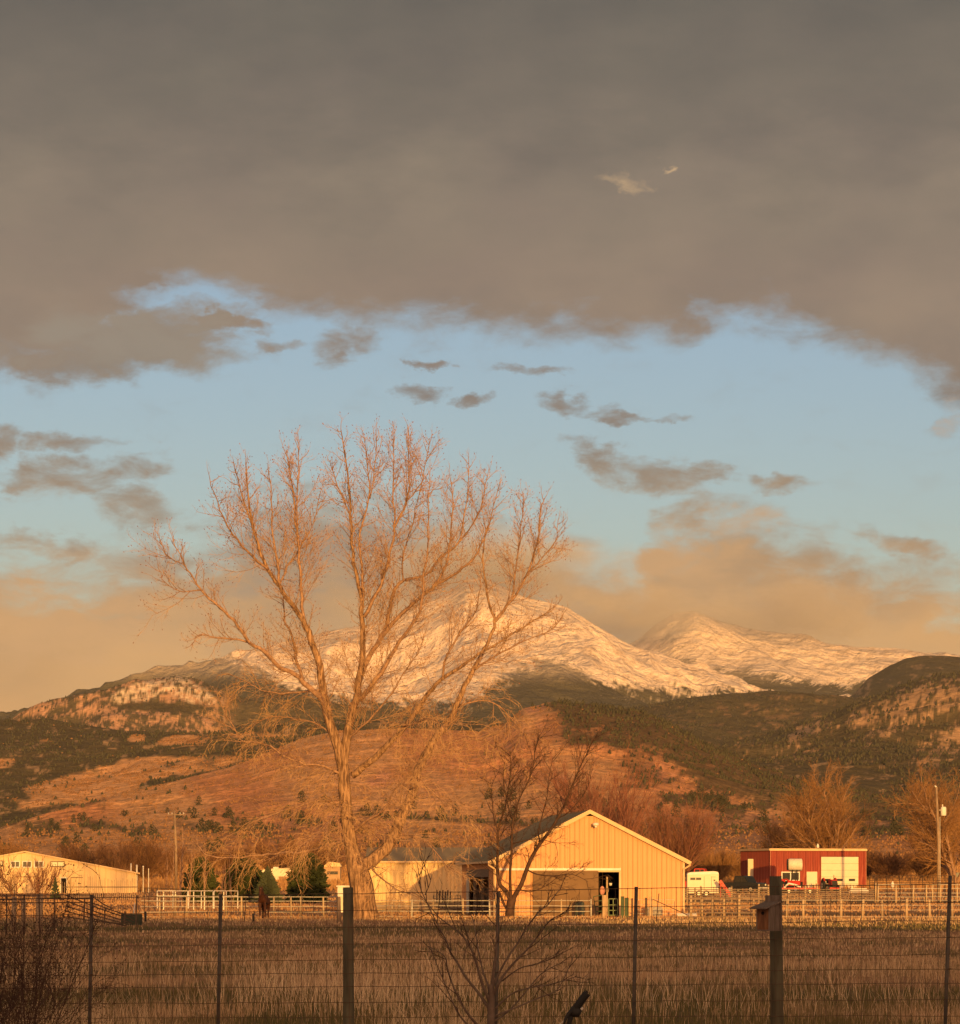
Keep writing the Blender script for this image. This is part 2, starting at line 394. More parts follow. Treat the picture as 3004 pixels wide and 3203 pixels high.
# ------------------------------------------------------------------ numpy noise
def vnoise(x, y, seed):
    xi = np.floor(x).astype(np.int64); yi = np.floor(y).astype(np.int64)
    fx = x - xi; fy = y - yi; fx = fx * fx * (3 - 2 * fx); fy = fy * fy * (3 - 2 * fy)
    def h(a, b):
        k = (a * 374761393 + b * 668265263 + seed * 974711) & 0xffffffff
        k = ((k ^ (k >> 13)) * 1274126177) & 0xffffffff
        return ((k ^ (k >> 16)) & 0xffff) / 65535.0
    return (h(xi, yi) * (1 - fx) + h(xi + 1, yi) * fx) * (1 - fy) + (h(xi, yi + 1) * (1 - fx) + h(xi + 1, yi + 1) * fx) * fy
def fbm(x, y, seed, oct=5, rough=0.5, ridged=False):
    a, s, t = 1.0, 0.0, 0.0
    for o in range(oct):
        n = vnoise(x + 17.3 * o, y - 9.1 * o, seed + o)
        if ridged: n = 1 - np.abs(2 * n - 1)
        s = s + a * n; t += a; a *= rough; x = x * 2.03; y = y * 2.03
    return s / t
def sst(v, a, b):
    t = np.clip((v - a) / (b - a), 0, 1); return t * t * (3 - 2 * t)
def bump2(px, py, cx, cy, rx, ry, tilt=0.0):
    dy = py - cy - tilt * (px - cx)
    return np.clip(1.3 - ((px - cx) / rx) ** 2 - (dy / ry) ** 2, 0, 1)

def grid_mesh(name, X, Y, Z, mat, attrs=None, kind='structure'):
    nr, nx = X.shape
    me = bpy.data.meshes.new(name)
    co = np.stack([X, Y, Z], -1).reshape(-1, 3).astype(np.float32)
    idx = np.arange(nr * nx).reshape(nr, nx)
    q = np.stack([idx[:-1, :-1], idx[:-1, 1:], idx[1:, 1:], idx[1:, :-1]], -1).reshape(-1, 4)
    me.vertices.add(len(co)); me.vertices.foreach_set('co', co.ravel())
    me.loops.add(q.size); me.loops.foreach_set('vertex_index', q.ravel().astype(np.int32))
    me.polygons.add(len(q)); me.polygons.foreach_set('loop_start', np.arange(0, q.size, 4, dtype=np.int32))
    me.polygons.foreach_set('use_smooth', np.ones(len(q), dtype=bool))
    me.update(calc_edges=True); me.validate()
    for k, a in (attrs or {}).items():
        at = me.attributes.new(k, 'FLOAT_COLOR', 'POINT')
        c = np.ones((len(co), 4), np.float32); c[:, :3] = a.reshape(-1, 3)
        at.data.foreach_set('color', c.ravel())
    me.materials.append(mat)
    o = bpy.data.objects.new(name, me); COL.objects.link(o); o['kind'] = kind
    return o

def hillmat(name, sc, amp=0.35, fine=1.0):
    """ground cover: colours stored per vertex (rock, grass, scrub, snow), broken up by noise"""
    m = bpy.data.materials.new(name); m.use_nodes = True
    t = NT(m.node_tree); b = t.n['Principled BSDF']; b.inputs['Roughness'].default_value = 0.95
    b.inputs['Specular IOR Level'].default_value = 0.1
    a = t.new('ShaderNodeAttribute', attribute_name='cover')
    g = t.new('ShaderNodeNewGeometry')
    n1 = t.noise(g.outputs['Position'], sc, 6, 0.65)
    n2 = t.noise(g.outputs['Position'], sc * 5, 4, 0.6)
    k = t.m('ADD', t.m('MULTIPLY_ADD', t.m('SUBTRACT', n1, 0.5), amp * 3, 1.0), t.m('MULTIPLY', t.m('SUBTRACT', n2, 0.5), amp * 2 * fine))
    kk = t.new('ShaderNodeVectorMath', operation='SCALE'); t.l.new(a.outputs['Color'], kk.inputs[0]); t.l.new(k, kk.inputs['Scale'])
    t.put(b.inputs['Base Color'], kk.outputs[0])
    bn = t.new('ShaderNodeBump'); bn.inputs['Strength'].default_value = 0.6; bn.inputs['Distance'].default_value = 0.6 / sc
    t.l.new(n1, bn.inputs['Height']); t.l.new(bn.outputs[0], b.inputs['Normal'])
    return m

C3 = lambda c: np.array(c)[None, None, :]
def lerp(a, b, m): return a * (1 - m[..., None]) + b * m[..., None]

def layer(sky_pts, R, r0, base_pts, amp, nx, nr, seed, shape=1.0, gsc=None, x0=-700, x1=3700, over=0.25, skyn=5.0, rough=0.5):
    px = np.linspace(x0, x1, nx)
    sp = np.array(sky_pts, float)
    sy = np.interp(px, sp[:, 0], sp[:, 1])
    sy = sy + (fbm(px / 90, px * 0 + seed, seed, 5, 0.6) - 0.5) * 2 * skyn
    bp = np.array(base_pts, float); by = np.interp(px, bp[:, 0], bp[:, 1])
    t = np.concatenate([np.linspace(0, 1, nr), np.linspace(1, 1 + over, max(3, nr // 8))[1:]])
    T, PX = np.meshgrid(t, px, indexing='ij')
    r = r0 + (R - r0) * T
    tt = np.clip(T, 0, 1) ** shape
    py = by[None, :] + (sy - by)[None, :] * tt
    Yw = r; Xw = (PX - CX) / F * r
    Zw = CAMZ + (HY - py) / F * r
    g = gsc or R / 18.0
    n = fbm(Xw / g, Yw / g, seed, 6, rough, ridged=True) - 0.55
    env = np.clip(T, 0, 1) * (1 - np.clip(T, 0, 1) ** 6) * 1.9
    Zw = Zw + n * amp * env
    beyond = np.clip(T - 1, 0, None)
    Zw = Zw - (beyond * (R - r0)) * 0.18
    PY = HY - (Zw - CAMZ) * F / Yw
    return dict(X=Xw, Y=Yw, Z=Zw, px=PX, py=PY, T=T, sy=np.broadcast_to(sy, PX.shape), R=R)

# cones for trees on hillsides
def cone_cloud(name, L, weight, count, hpx, mat, seed, kind='stuff', skip_out=True, base_sink=0.1, wide=0.36):
    rg = np.random.RandomState(seed)
    w = weight * (L['T'] <= 1.0)
    p = w.ravel() / w.sum()
    idx = rg.choice(p.size, count, p=p)
    nr, nx = L['X'].shape
    i, j = idx // nx, idx % nx
    i = np.clip(i, 0, nr - 2); j = np.clip(j, 0, nx - 2)
    a, b = rg.rand(count), rg.rand(count)
    def bl(A): return (A[i, j] * (1 - a) + A[i + 1, j] * a) * (1 - b) + (A[i, j + 1] * (1 - a) + A[i + 1, j + 1] * a) * b
    x, y, z = bl(L['X']), bl(L['Y']), bl(L['Z'])
    h = hpx * y / F * rg.uniform(0.55, 1.35, count)
    wd = h * wide * rg.uniform(0.7, 1.3, count)
    th = rg.rand(count) * 6.28
    vs = []; S = 5
    for lev, (zz, rr) in enumerate(((-base_sink, 0.75), (0.22, 1.0), (0.62, 0.62))):
        for k in range(S):
            t2 = th + 6.2832 * k / S
            jr = rg.uniform(0.7, 1.25, count)
            vs.append(np.stack([x + np.cos(t2) * wd * rr * jr, y + np.sin(t2) * wd * rr * jr, z + h * zz], -1))
    vs.append(np.stack([x + wd * 0.1, y, z + h], -1))
    V = np.stack(vs, 1)     # count x 16 x 3
    fq = []
    for lev in (0, 1):
        for k in range(S):
            fq.append((lev * S + k, lev * S + (k + 1) % S, (lev + 1) * S + (k + 1) % S, (lev + 1) * S + k))
    ft = [(2 * S + k, 2 * S + (k + 1) % S, 3 * S) for k in range(S)]
    nv = 3 * S + 1
    basei = (np.arange(count) * nv)[:, None, None]
    Q = (basei + np.array(fq)[None]).reshape(-1, 4); T3 = (basei + np.array(ft)[None]).reshape(-1, 3)
    loops = np.concatenate([Q.ravel(), T3.ravel()]).astype(np.int32)
    st = np.concatenate([np.arange(len(Q)) * 4, len(Q) * 4 + np.arange(len(T3)) * 3]).astype(np.int32)
    me = bpy.data.meshes.new(name)
    me.vertices.add(count * nv); me.vertices.foreach_set('co', V.astype(np.float32).ravel())
    me.loops.add(len(loops)); me.loops.foreach_set('vertex_index', loops)
    me.polygons.add(len(st)); me.polygons.foreach_set('loop_start', st)
    me.update(calc_edges=True); me.materials.append(mat)
    o = bpy.data.objects.new(name, me); COL.objects.link(o); o['kind'] = kind
    return o

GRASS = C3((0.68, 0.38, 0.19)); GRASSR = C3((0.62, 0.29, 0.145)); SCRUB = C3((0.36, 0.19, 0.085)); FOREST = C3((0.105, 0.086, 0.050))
ROCKR = C3((0.66, 0.33, 0.21)); SNOW_SUNTINT = C3((0.90, 0.76, 0.64)); ROCK = C3((0.24, 0.17, 0.12)); ROCKP = C3((0.42, 0.29, 0.19))  # snow is white with golden sunlight tinted into its colour

# ---- near foothills
L1 = layer([(-700, 2660), (0, 2620), (150, 2560), (322, 2500), (500, 2455), (724, 2399), (912, 2322), (1050, 2285), (1300, 2280), (1500, 2290), (1580, 2262), (1640, 2215), (1740, 2194), (1850, 2200),
            (2000, 2225), (2100, 2262), (2200, 2320), (2350, 2385), (2500, 2440), (2600, 2462), (2750, 2478), (3004, 2505), (3700, 2560)],
           2400, 750, [(-700, 2712), (3700, 2712)], 26, 900, 260, 11, 0.9, gsc=330, skyn=4)
px, py, T = L1['px'], L1['py'], L1['T']
n1 = fbm(px / 70, py / 26, 3, 5, 0.6); n2 = fbm(px / 14, py / 7, 5, 4, 0.6); n3 = fbm(px / 260, py / 120, 9, 3)
sky1 = L1['sy']
cov = lerp(GRASS + 0 * px[..., None], GRASSR, sst(n3, 0.35, 0.65))
# reddish sandstone outcrops
red = sst(bump2(px, py, 1730, 2290, 70, 26, 0.35) + bump2(px, py, 1660, 2215, 55, 22) + bump2(px, py, 2090, 2420, 85, 50, 0.5) + bump2(px, py, 1190, 2450, 45, 45) + bump2(px, py, 1760, 2440, 30, 30) + (n1 - 0.6) * 2, 0.35, 0.9)
cov = lerp(cov, ROCKR, red * 0.8)
# scrub at the foot
sc_ = sst(py + (n1 - 0.5) * 120, 2560, 2640)
cov = lerp(cov, SCRUB, sc_ * 0.45)
# dark plain to the right, behind the red shed
dp = sst(bump2(px, py, 2350, 2600, 420, 62, 0.05) + bump2(px, py, 2750, 2560, 250, 60), 0.2, 0.9)
cov = lerp(cov, C3((0.30, 0.17, 0.12)), dp * 0.75)
# forest cover weights
f_right = sst(px + (n1 - .5) * 160 + (n2 - .5) * 90, 1680, 1800) * (1 - sst(py - sky1 + (n1 - 0.5) * 160, 75, 140)) * 1.6
f_right = np.maximum(f_right, sst(px, 1850, 2000) * sst(n1 + (n3 - 0.5) * 0.6, 0.50, 0.62) * (1 - sst(py, 2500, 2580)) * 0.8)
f_band = np.exp(-((py - 2578 + (px - 800) * 0.02 - (n1 - 0.5) * 60) / 24) ** 2) * (px < 1010) * sst(n1, 0.35, 0.6) + np.exp(-((py - (2558 + (px - 1300) * 0.06)) / 8) ** 2) * (px > 1080) * (px < 1760)
f_left = (px < 330) * sst(n1, 0.5, 0.62) * 0.6
f_mid = sst(px, 1750, 1850) * sst(n1, 0.52, 0.6) * sst(py, 2440, 2500) * (1 - sst(py, 2600, 2650)) * (px < 2400) * 0.7
w1 = np.clip(f_right + f_band * 1.0 + f_left + f_mid, 0, 1.3)
cov = lerp(cov, FOREST, np.clip(w1 * 0.8, 0, 0.88))
# pale grass strokes
st = sst(fbm(px / 38, py / 3.2, 21, 4, 0.6), 0.64, 0.78)
cov = lerp(cov, C3((0.58, 0.36, 0.19)), st * 0.55 * (1 - np.clip(w1, 0, 1)))
cov = cov * (0.62 + 0.76 * n2[..., None]) * (0.75 + 0.5 * fbm(px / 5, py / 2.5, 333, 3)[..., None])
hills = grid_mesh('foothills', L1['X'], L1['Y'], L1['Z'], hillmat('foothill_cover', 0.05, 0.30), {'cover': cov})
w1b = w1 + 0.010 * (px > 900) + 0.03 * (px < 600) + 0.25 * sst(n1, .5, .62) * sst(py, 2540, 2600)
cone_cloud('hillside_pines', L1, w1b, 8500, 12, M['pine'], 31).__setitem__('label', 'dark pines growing over the near foothill behind the barns')
bpy.data.objects['hillside_pines']['category'] = 'trees'

brw = np.clip(sst(py, 2570, 2640) * (0.25 + sst(n1, .4, .6)), 0, 1)
M['brush'] = mat('hill_brush', (0.34, 0.185, 0.085), (0.18, 0.095, 0.045), 0.05, 0.95)
cone_cloud('hillfoot_brush', L1, brw, 15000, 6.5, M['brush'], 39, wide=0.5)
tag(bpy.data.objects['hillfoot_brush'], 'orange brown leafless brush covering the foot of the hill', 'brush')
cone_cloud('slope_scrub', L1, (1 - np.clip(w1, 0, 1)) * (py < 2640) * sst(fbm(px / 30, py / 12, 611, 4, .6), .42, .62) + .01, 14000, 3.6, M['brush'], 43, wide=0.8)
tag(bpy.data.objects['slope_scrub'], 'fine low scrub speckling the open orange slope', 'brush')
# ---- left middle hill
L2 = layer([(-700, 2240), (0, 2252), (60, 2253), (150, 2246), (250, 2268), (400, 2286), (500, 2290), (700, 2296), (900, 2290), (1100, 2262), (1300, 2255), (1500, 2262), (1700, 2270), (2000, 2400), (3700, 2500)],
           4300, 2450, [(-700, 2700), (300, 2640), (700, 2500), (1100, 2420), (3700, 2600)], 60, 800, 240, 23, 0.9, gsc=560, skyn=4)
px, py = L2['px'], L2['py']
n1 = fbm(px / 80, py / 30, 43, 5, 0.6); n2 = fbm(px / 12, py / 7, 45, 4, 0.6); n3 = fbm(px / 30, py / 12, 47, 4, 0.6)
mead = sst(bump2(px, py, 575, 2318, 105, 20, -0.05) + bump2(px, py, 560, 2395, 240, 38, -0.02) + bump2(px, py, 330, 2440, 190, 40, -0.1) + bump2(px, py, 430, 2312, 30, 15) + bump2(px, py, 900, 2245, 160, 30) * 0.7
           + bump2(px, py, 250, 2500, 260, 60) * 0.9 + bump2(px, py, 0, 2390, 60, 20) + bump2(px, py, 800, 2300, 150, 14) * 0.7 + bump2(px, py, 150, 2318, 40, 6) + (n1 - 0.5) * 1.5, 0.45, 0.95)
cov = lerp(FOREST + 0 * px[..., None], GRASS * 1.04, mead)
cov = lerp(cov, C3((0.50, 0.33, 0.2)), sst(n3, 0.60, 0.72) * 0.7 * (1 - mead))
cov = cov * (0.78 + 0.44 * n2[..., None])
grid_mesh('left_hill', L2['X'], L2['Y'], L2['Z'], hillmat('left_hill_cover', 0.03, 0.30), {'cover': cov})
w2 = np.clip(1 - mead, 0, 1) * (px < 1150) + 0.07 * (px < 800) + 0.35 * sst(n1, .5, .6) * (px < 330) * (py > 2430)
cone_cloud('left_hill_pines', L2, w2, 8000, 9.5, M['pine'], 33)
tag(bpy.data.objects['left_hill_pines'], 'dark pine forest covering the hill at the left behind the meadow', 'trees')

cone_cloud('meadow_scrub', L2, mead * sst(n3, .4, .6) + .003, 6000, 3.6, M['brush'], 45, wide=0.8)
tag(bpy.data.objects['meadow_scrub'], 'fine scrub speckling the sunlit meadow of the left hill', 'brush')
# ---- right rocky hill
L3 = layer([(-700, 2600), (1700, 2480), (2000, 2440), (2200, 2380), (2400, 2330), (2560, 2280), (2660, 2225), (2743, 2198), (2808, 2171), (2888, 2145), (3004, 2123), (3300, 2080), (3700, 2080)],
           5400, 2600, [(-700, 2700), (1900, 2620), (2600, 2560), (3700, 2600)], 120, 700, 260, 57, 0.95, gsc=620, x0=1500, skyn=5)
px, py = L3['px'], L3['py']
n1 = fbm(px / 90, py / 34 + px / 260, 63, 5, 0.6); n2 = fbm(px / 11, py / 6, 65, 4, 0.6); n3 = fbm(px / 13, py / 8 + px / 60, 67, 4, 0.7)
rk = sst(bump2(px, py, 2690, 2250, 50, 30, -0.2) + bump2(px, py, 2900, 2200, 190, 70, -0.3) + bump2(px, py, 2520, 2290, 90, 22, -0.35) * 0.8 + bump2(px, py, 2480, 2370, 110, 30, -0.2) * 0.6 + bump2(px, py, 2960, 2330, 120, 70, -0.6) * 0.7 + (n3 - 0.5) * 3.6 + (n1 - .5) * 1.4, 0.45, 1.10)
cov = lerp(FOREST + 0 * px[..., None], C3((0.52, 0.33, 0.20)), rk * 0.85)
cov = cov * (0.74 + 0.5 * n2[..., None])
grid_mesh('right_rocky_hill', L3['X'], L3['Y'], L3['Z'], hillmat('right_hill_cover', 0.03, 0.32), {'cover': cov})
w3 = np.clip(1.0 - rk * 0.8, 0.1, 1) * (px > 2000) * (px < 3250)
cone_cloud('right_hill_pines', L3, w3, 9000, 11, M['pine'], 35)
tag(bpy.data.objects['right_hill_pines'], 'dark pines scattered between pale rocks on the hill at the right', 'trees')

# ---- dark forested ridge in the middle right
L4 = layer([(-700, 2330), (900, 2300), (1300, 2290), (1700, 2250), (1900, 2222), (2000, 2208), (2108, 2188), (2269, 2171), (2404, 2161), (2538, 2171), (2646, 2182), (2754, 2188), (2900, 2180), (3700, 2180)],
           7400, 4700, [(-700, 2560), (3700, 2520)], 130, 700, 200, 71, 0.95, gsc=800, x0=600, skyn=4)
px, py = L4['px'], L4['py']
n1 = fbm(px / 90, py / 30, 73, 5, 0.6); n2 = fbm(px / 9, py / 5, 75, 4, 0.6); n3 = fbm(px / 30, py / 7, 77, 4, 0.6)
cov = lerp(C3((0.092, 0.078, 0.046)) + 0 * px[..., None], C3((0.34, 0.21, 0.125)), np.clip(sst(n3 + (n1 - .5) * .5, 0.60, 0.76) * 0.6 + sst(bump2(px, py, 2460, 2180, 70, 10), .2, .8) * 0.5 * sst(n2, .4, .6), 0, 1))
cov = cov * (0.74 + 0.5 * n2[..., None])
grid_mesh('forested_ridge', L4['X'], L4['Y'], L4['Z'], hillmat('ridge_cover', 0.02, 0.3), {'cover': cov})
cone_cloud('ridge_pines', L4, (px > 1500) * (px < 3100) * 1.0, 6500, 7, M['pine'], 37)
tag(bpy.data.objects['ridge_pines'], 'dense dark forest on the long ridge below the snowy slopes', 'trees')

# ---- far right dark shoulder
L5 = layer([(-700, 2500), (2300, 2330), (2500, 2270), (2640, 2195), (2678, 2166), (2716, 2123), (2781, 2085), (2835, 2058), (2894, 2049), (2969, 2053), (3004, 2056), (3300, 2050), (3700, 2070)],
           8800, 7000, [(-700, 2520), (3700, 2340)], 90, 420, 140, 81, 0.95, gsc=900, x0=2100, skyn=3)
px, py = L5['px'], L5['py']
n2 = fbm(px / 9, py / 5, 85, 4, 0.6); n3 = fbm(px / 26, py / 11, 87, 4, 0.6)
cov = lerp(C3((0.092, 0.080, 0.048)) + 0 * px[..., None], C3((0.46, 0.31, 0.2)), np.clip(sst(n3, 0.62, 0.76) * 0.45 + sst(bump2(px, py, 2690, 2175, 40, 40, -1.2), .1, .9) * .6 * sst(n2, .35, .65), 0, 1))
cov = cov * (0.76 + 0.48 * n2[..., None])
grid_mesh('far_dark_shoulder', L5['X'], L5['Y'], L5['Z'], hillmat('shoulder_cover', 0.015, 0.3), {'cover': cov})

# ---- rocky snow-dusted hill at the left
L6 = layer([(-700, 2400), (40, 2290), (110, 2250), (150, 2238), (177, 2226), (257, 2208), (322, 2172), (418, 2134), (483, 2122), (558, 2114), (617, 2124), (700, 2165), (800, 2190), (1000, 2215), (1300, 2228), (1700, 2270), (3700, 2500)],
           7400, 4600, [(-700, 2560), (3700, 2600)], 150, 1000, 300, 91, 0.95, gsc=700, x1=1900, skyn=4)
px, py = L6['px'], L6['py']
n1 = fbm(px / 60, py / 25, 93, 5, 0.6); n2 = fbm(px / 8, py / 5, 95, 4, 0.6); n3 = fbm(px / 11, py / 8, 97, 5, 0.7)
cov = lerp(FOREST * 1.1 + 0 * px[..., None], C3((0.56, 0.33, 0.21)), sst(n3 + (n1 - .5) * .7, 0.44, 0.60) * sst(-px, -760, -640))
sn = sst(bump2(px, py, 440, 2165, 105, 34, -0.25) + bump2(px, py, 590, 2165, 90, 38, 0.35) + bump2(px, py, 558, 2128, 40, 20) * .6, 0.15, 0.8) * sst(n2 + (n3 - .5) * .5, 0.40, 0.58) * (py < 2202)
cov = lerp(cov, C3((0.74, 0.60, 0.46)), sn * .8)
bandd = sst(bump2(px, py, 520, 2212, 170, 16, 0.03), 0.1, 0.7)
cov = lerp(cov, FOREST * 0.8, bandd)
cov = cov * (0.76 + 0.48 * n2[..., None])
grid_mesh('rocky_left_hill', L6['X'], L6['Y'], L6['Z'], hillmat('rocky_hill_cover', 0.02, 0.3), {'cover': cov})

cone_cloud('rocky_hill_pines', L6, (px > -100) * (px < 1700) * (1 - sn) * (.35 + .65 * (n3 < .5)), 4500, 6.5, M['pine'], 41)
tag(bpy.data.objects['rocky_hill_pines'], 'small dark pines over the reddish rocky hill at the left', 'trees')
# ---- snowy massif (front) and second summit (behind)
def snowy(name, pts, R, r0, base, amp, seed, x0, x1, nx, nr, dark, gsc, streak_tilt):
    L = layer(pts, R, r0, base, amp, nx, nr, seed, 0.95, gsc=gsc, x0=x0, x1=x1, skyn=3, rough=0.55)
    px, py = L['px'], L['py']
    ux = px; uy = py + streak_tilt * (px - 1500)
    n1 = fbm(px / 80, py / 40, seed + 2, 5, 0.6); n2 = fbm(px / 9, py / 5, seed + 4, 4, 0.65); n3 = fbm(ux / 34, uy / 12, seed + 6, 5, 0.65)
    # treeline: below it forest and painted cirque shade, with streaks of snow running down
    tl = dark(px, py)           # >0 forest or painted shade
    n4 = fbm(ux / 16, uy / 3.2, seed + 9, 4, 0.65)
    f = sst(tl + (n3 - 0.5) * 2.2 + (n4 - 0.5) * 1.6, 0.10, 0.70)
    f = f * (1 - 0.42 * sst(2150 - py, 0, 70))  # dark cover thinned upward, painting haze over the shaded cirque
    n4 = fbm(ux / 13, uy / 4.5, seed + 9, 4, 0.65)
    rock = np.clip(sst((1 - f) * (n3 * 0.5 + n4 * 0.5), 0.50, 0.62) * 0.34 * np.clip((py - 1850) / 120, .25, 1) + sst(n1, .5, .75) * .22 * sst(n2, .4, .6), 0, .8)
    cov = lerp(SNOW_SUNTINT + 0 * px[..., None], ROCKP, rock)
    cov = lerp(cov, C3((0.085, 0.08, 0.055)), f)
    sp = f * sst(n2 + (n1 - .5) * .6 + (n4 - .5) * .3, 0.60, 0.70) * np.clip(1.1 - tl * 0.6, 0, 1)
    cov = lerp(cov, SNOW_SUNTINT * 0.9, sp * 0.8)
    return L, cov
def dark1(px, py):  # line dips mid-massif to paint the shaded cirque dark
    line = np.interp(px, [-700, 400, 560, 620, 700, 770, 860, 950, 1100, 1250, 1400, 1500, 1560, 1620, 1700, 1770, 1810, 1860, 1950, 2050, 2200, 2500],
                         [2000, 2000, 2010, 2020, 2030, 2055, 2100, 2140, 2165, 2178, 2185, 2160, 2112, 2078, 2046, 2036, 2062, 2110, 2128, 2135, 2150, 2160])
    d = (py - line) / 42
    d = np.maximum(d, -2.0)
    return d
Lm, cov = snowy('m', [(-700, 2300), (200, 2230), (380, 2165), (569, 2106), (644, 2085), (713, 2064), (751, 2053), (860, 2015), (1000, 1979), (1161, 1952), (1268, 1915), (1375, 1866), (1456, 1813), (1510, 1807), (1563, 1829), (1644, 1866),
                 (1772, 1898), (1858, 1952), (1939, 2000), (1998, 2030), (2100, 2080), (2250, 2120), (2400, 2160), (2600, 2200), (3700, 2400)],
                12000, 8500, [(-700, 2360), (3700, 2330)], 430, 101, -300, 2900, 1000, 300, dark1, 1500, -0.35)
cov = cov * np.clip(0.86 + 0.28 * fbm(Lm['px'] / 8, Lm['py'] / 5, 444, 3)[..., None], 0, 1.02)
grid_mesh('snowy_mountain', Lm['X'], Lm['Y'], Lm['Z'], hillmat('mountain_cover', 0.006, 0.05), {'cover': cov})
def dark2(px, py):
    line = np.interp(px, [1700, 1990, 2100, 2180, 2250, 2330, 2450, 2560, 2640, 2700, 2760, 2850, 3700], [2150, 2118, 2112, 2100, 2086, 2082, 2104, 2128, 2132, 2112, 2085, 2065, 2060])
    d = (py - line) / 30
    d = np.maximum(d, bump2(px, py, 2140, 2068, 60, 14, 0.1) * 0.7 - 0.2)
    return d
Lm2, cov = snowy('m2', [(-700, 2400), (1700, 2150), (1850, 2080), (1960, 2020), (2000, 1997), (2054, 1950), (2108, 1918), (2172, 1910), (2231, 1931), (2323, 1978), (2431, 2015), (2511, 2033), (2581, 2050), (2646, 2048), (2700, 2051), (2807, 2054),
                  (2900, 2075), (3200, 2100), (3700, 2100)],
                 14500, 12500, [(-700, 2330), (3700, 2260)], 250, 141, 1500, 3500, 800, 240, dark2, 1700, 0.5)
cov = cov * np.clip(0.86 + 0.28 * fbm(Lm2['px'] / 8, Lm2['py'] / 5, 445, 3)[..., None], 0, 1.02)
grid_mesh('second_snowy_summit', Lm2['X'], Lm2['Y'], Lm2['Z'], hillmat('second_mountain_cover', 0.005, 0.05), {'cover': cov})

# ---- valley floor behind and between, one ground sheet out to the horizon
ys = np.array([-500, -150, -60, -20, 0, 12, 20, 24, 28, 32, 36, 40] + list(np.linspace(45, 260, 90)) + list(np.linspace(266, 900, 110)) + [950, 1000, 1400, 2500, 6000, 20000])
us = np.concatenate([[-3000, -900, -300], np.linspace(-130, 130, 300), [300, 900, 3000]])
Ug, Yg = np.meshgrid(us, ys, indexing='ij'); Ug, Yg = Ug.T, Yg.T
sc = np.where(Yg > 900, np.interp(Yg, [900, 20000], [1, 8]), 1.0)
Xg = Ug * sc
Zg = np.interp(Yg, GY, GZ)
inner = (np.abs(Ug) < 140) & (Yg > 44) & (Yg < 900)
Zg = Zg + np.where(inner, (fbm(Xg / 9, Yg / 14, 5, 4) - 0.5) * 0.10, 0)
Ypx = HY - (Zg - CAMZ) * F / np.maximum(Yg, 1)
gn = fbm(Xg / 12, Yg / 26, 201, 5, 0.6); gn2 = fbm(Xg / 2.2, Yg / 7, 203, 4, 0.6); gn3 = fbm(Xg / 30, Yg / 12, 207, 4, 0.6)
TAN = C3((0.36, 0.215, 0.115)); TANR = C3((0.31, 0.165, 0.09)); GREEN = C3((0.085, 0.085, 0.035)); DIRT = C3((0.44, 0.25, 0.135))
cov = lerp(TANR + 0 * Xg[..., None], TAN, sst(gn, 0.35, 0.65))
band = np.exp(-((Yg - 180 - (gn - .5) * 40) / 12) ** 2) + 0.8 * np.exp(-((Yg - 92 - (gn - .5) * 20) / 4) ** 2) + 0.9 * np.exp(-((Yg - 66 - (gn - .5) * 14) / 4.5) ** 2) + np.exp(-((Yg - 52) / 4) ** 2) * 0.6
gm = np.clip(band * sst(gn3, 0.2, 0.5) + sst(gn2 + (gn3 - .5), 0.62, 0.78) * 0.6, 0, 1) * (Yg < 215)
GB = None
gm = np.maximum(gm, np.maximum(np.exp(-((Yg - 250) / 10) ** 2), np.exp(-((Yg - 350) / 22) ** 2)) * 0.95 * (Xg > 14)) 
cov = lerp(cov, GREEN, gm * 0.85)
dm = sst(Yg + (gn - .5) * 30, 206, 222) * (1 - sst(Yg, 420, 470)) * np.where(gm > 0.3, 0.4, 1.0)
cov = lerp(cov, DIRT, dm * 0.75)
cov = lerp(cov, C3((0.24, 0.13, 0.06)), sst(Yg, 560, 720) * 0.7)
grid_mesh('ground', Xg, Yg, Zg, hillmat('pasture_cover', 0.9, 0.30), {'cover': cov * (0.8 + 0.4 * gn2[..., None])})

# ------------------------------------------------------------------ bare trees
def rnd_perp(d, rg):
    a = Vector((rg.gauss(0, 1), rg.gauss(0, 1), rg.gauss(0, 1)))
    p = a - d * a.dot(d)
    return p.normalized() if p.length > 1e-6 else Vector((1, 0, 0))
def grow(mb, p, d, L, r, lev, maxlev, rg, cfg, tips=None):
    """one branch with children; cfg gives per level: segs, wobble, up pull, child count, spread, ratio"""
    segs = cfg['segs'][lev]; pts = [p.copy()]; rads = [r]
    q = p.copy(); dd = d.copy()
    for i in range(segs):
        dd = (dd + rnd_perp(dd, rg) * cfg['wob'][lev] + Vector((0, 0, cfg['up'][lev]))).normalized()
        q = q + dd * (L / segs); pts.append(q.copy()); rads.append(r * (1 - 0.75 * (i + 1) / segs))
    m = mb[lev] if isinstance(mb, list) else mb
    m.tube(pts, rads, cfg['sides'][lev], cap=False)
    if lev >= maxlev:
        if tips is not None: tips.append((q, dd))
        return
    n = cfg['kids'][lev]
    for k in range(n):
        t = cfg['first'][lev] + (1 - cfg['first'][lev]) * (k + rg.random()) / n
        i = min(int(t * segs), segs - 1); f = t * segs - i
        bp = pts[i].lerp(pts[i + 1], f); bd = (pts[i + 1] - pts[i]).normalized()
        s = cfg['spread'][lev]
        nd = (bd * math.cos(s) + rnd_perp(bd, rg) * math.sin(s)).normalized()
        nl = L * cfg['ratio'][lev] * (1.15 - 0.6 * t) * rg.uniform(0.7, 1.25)
        grow(mb, bp, nd, nl, max(rads[i] * 0.55, cfg['rmin']), lev + 1, maxlev, rg, cfg, tips)

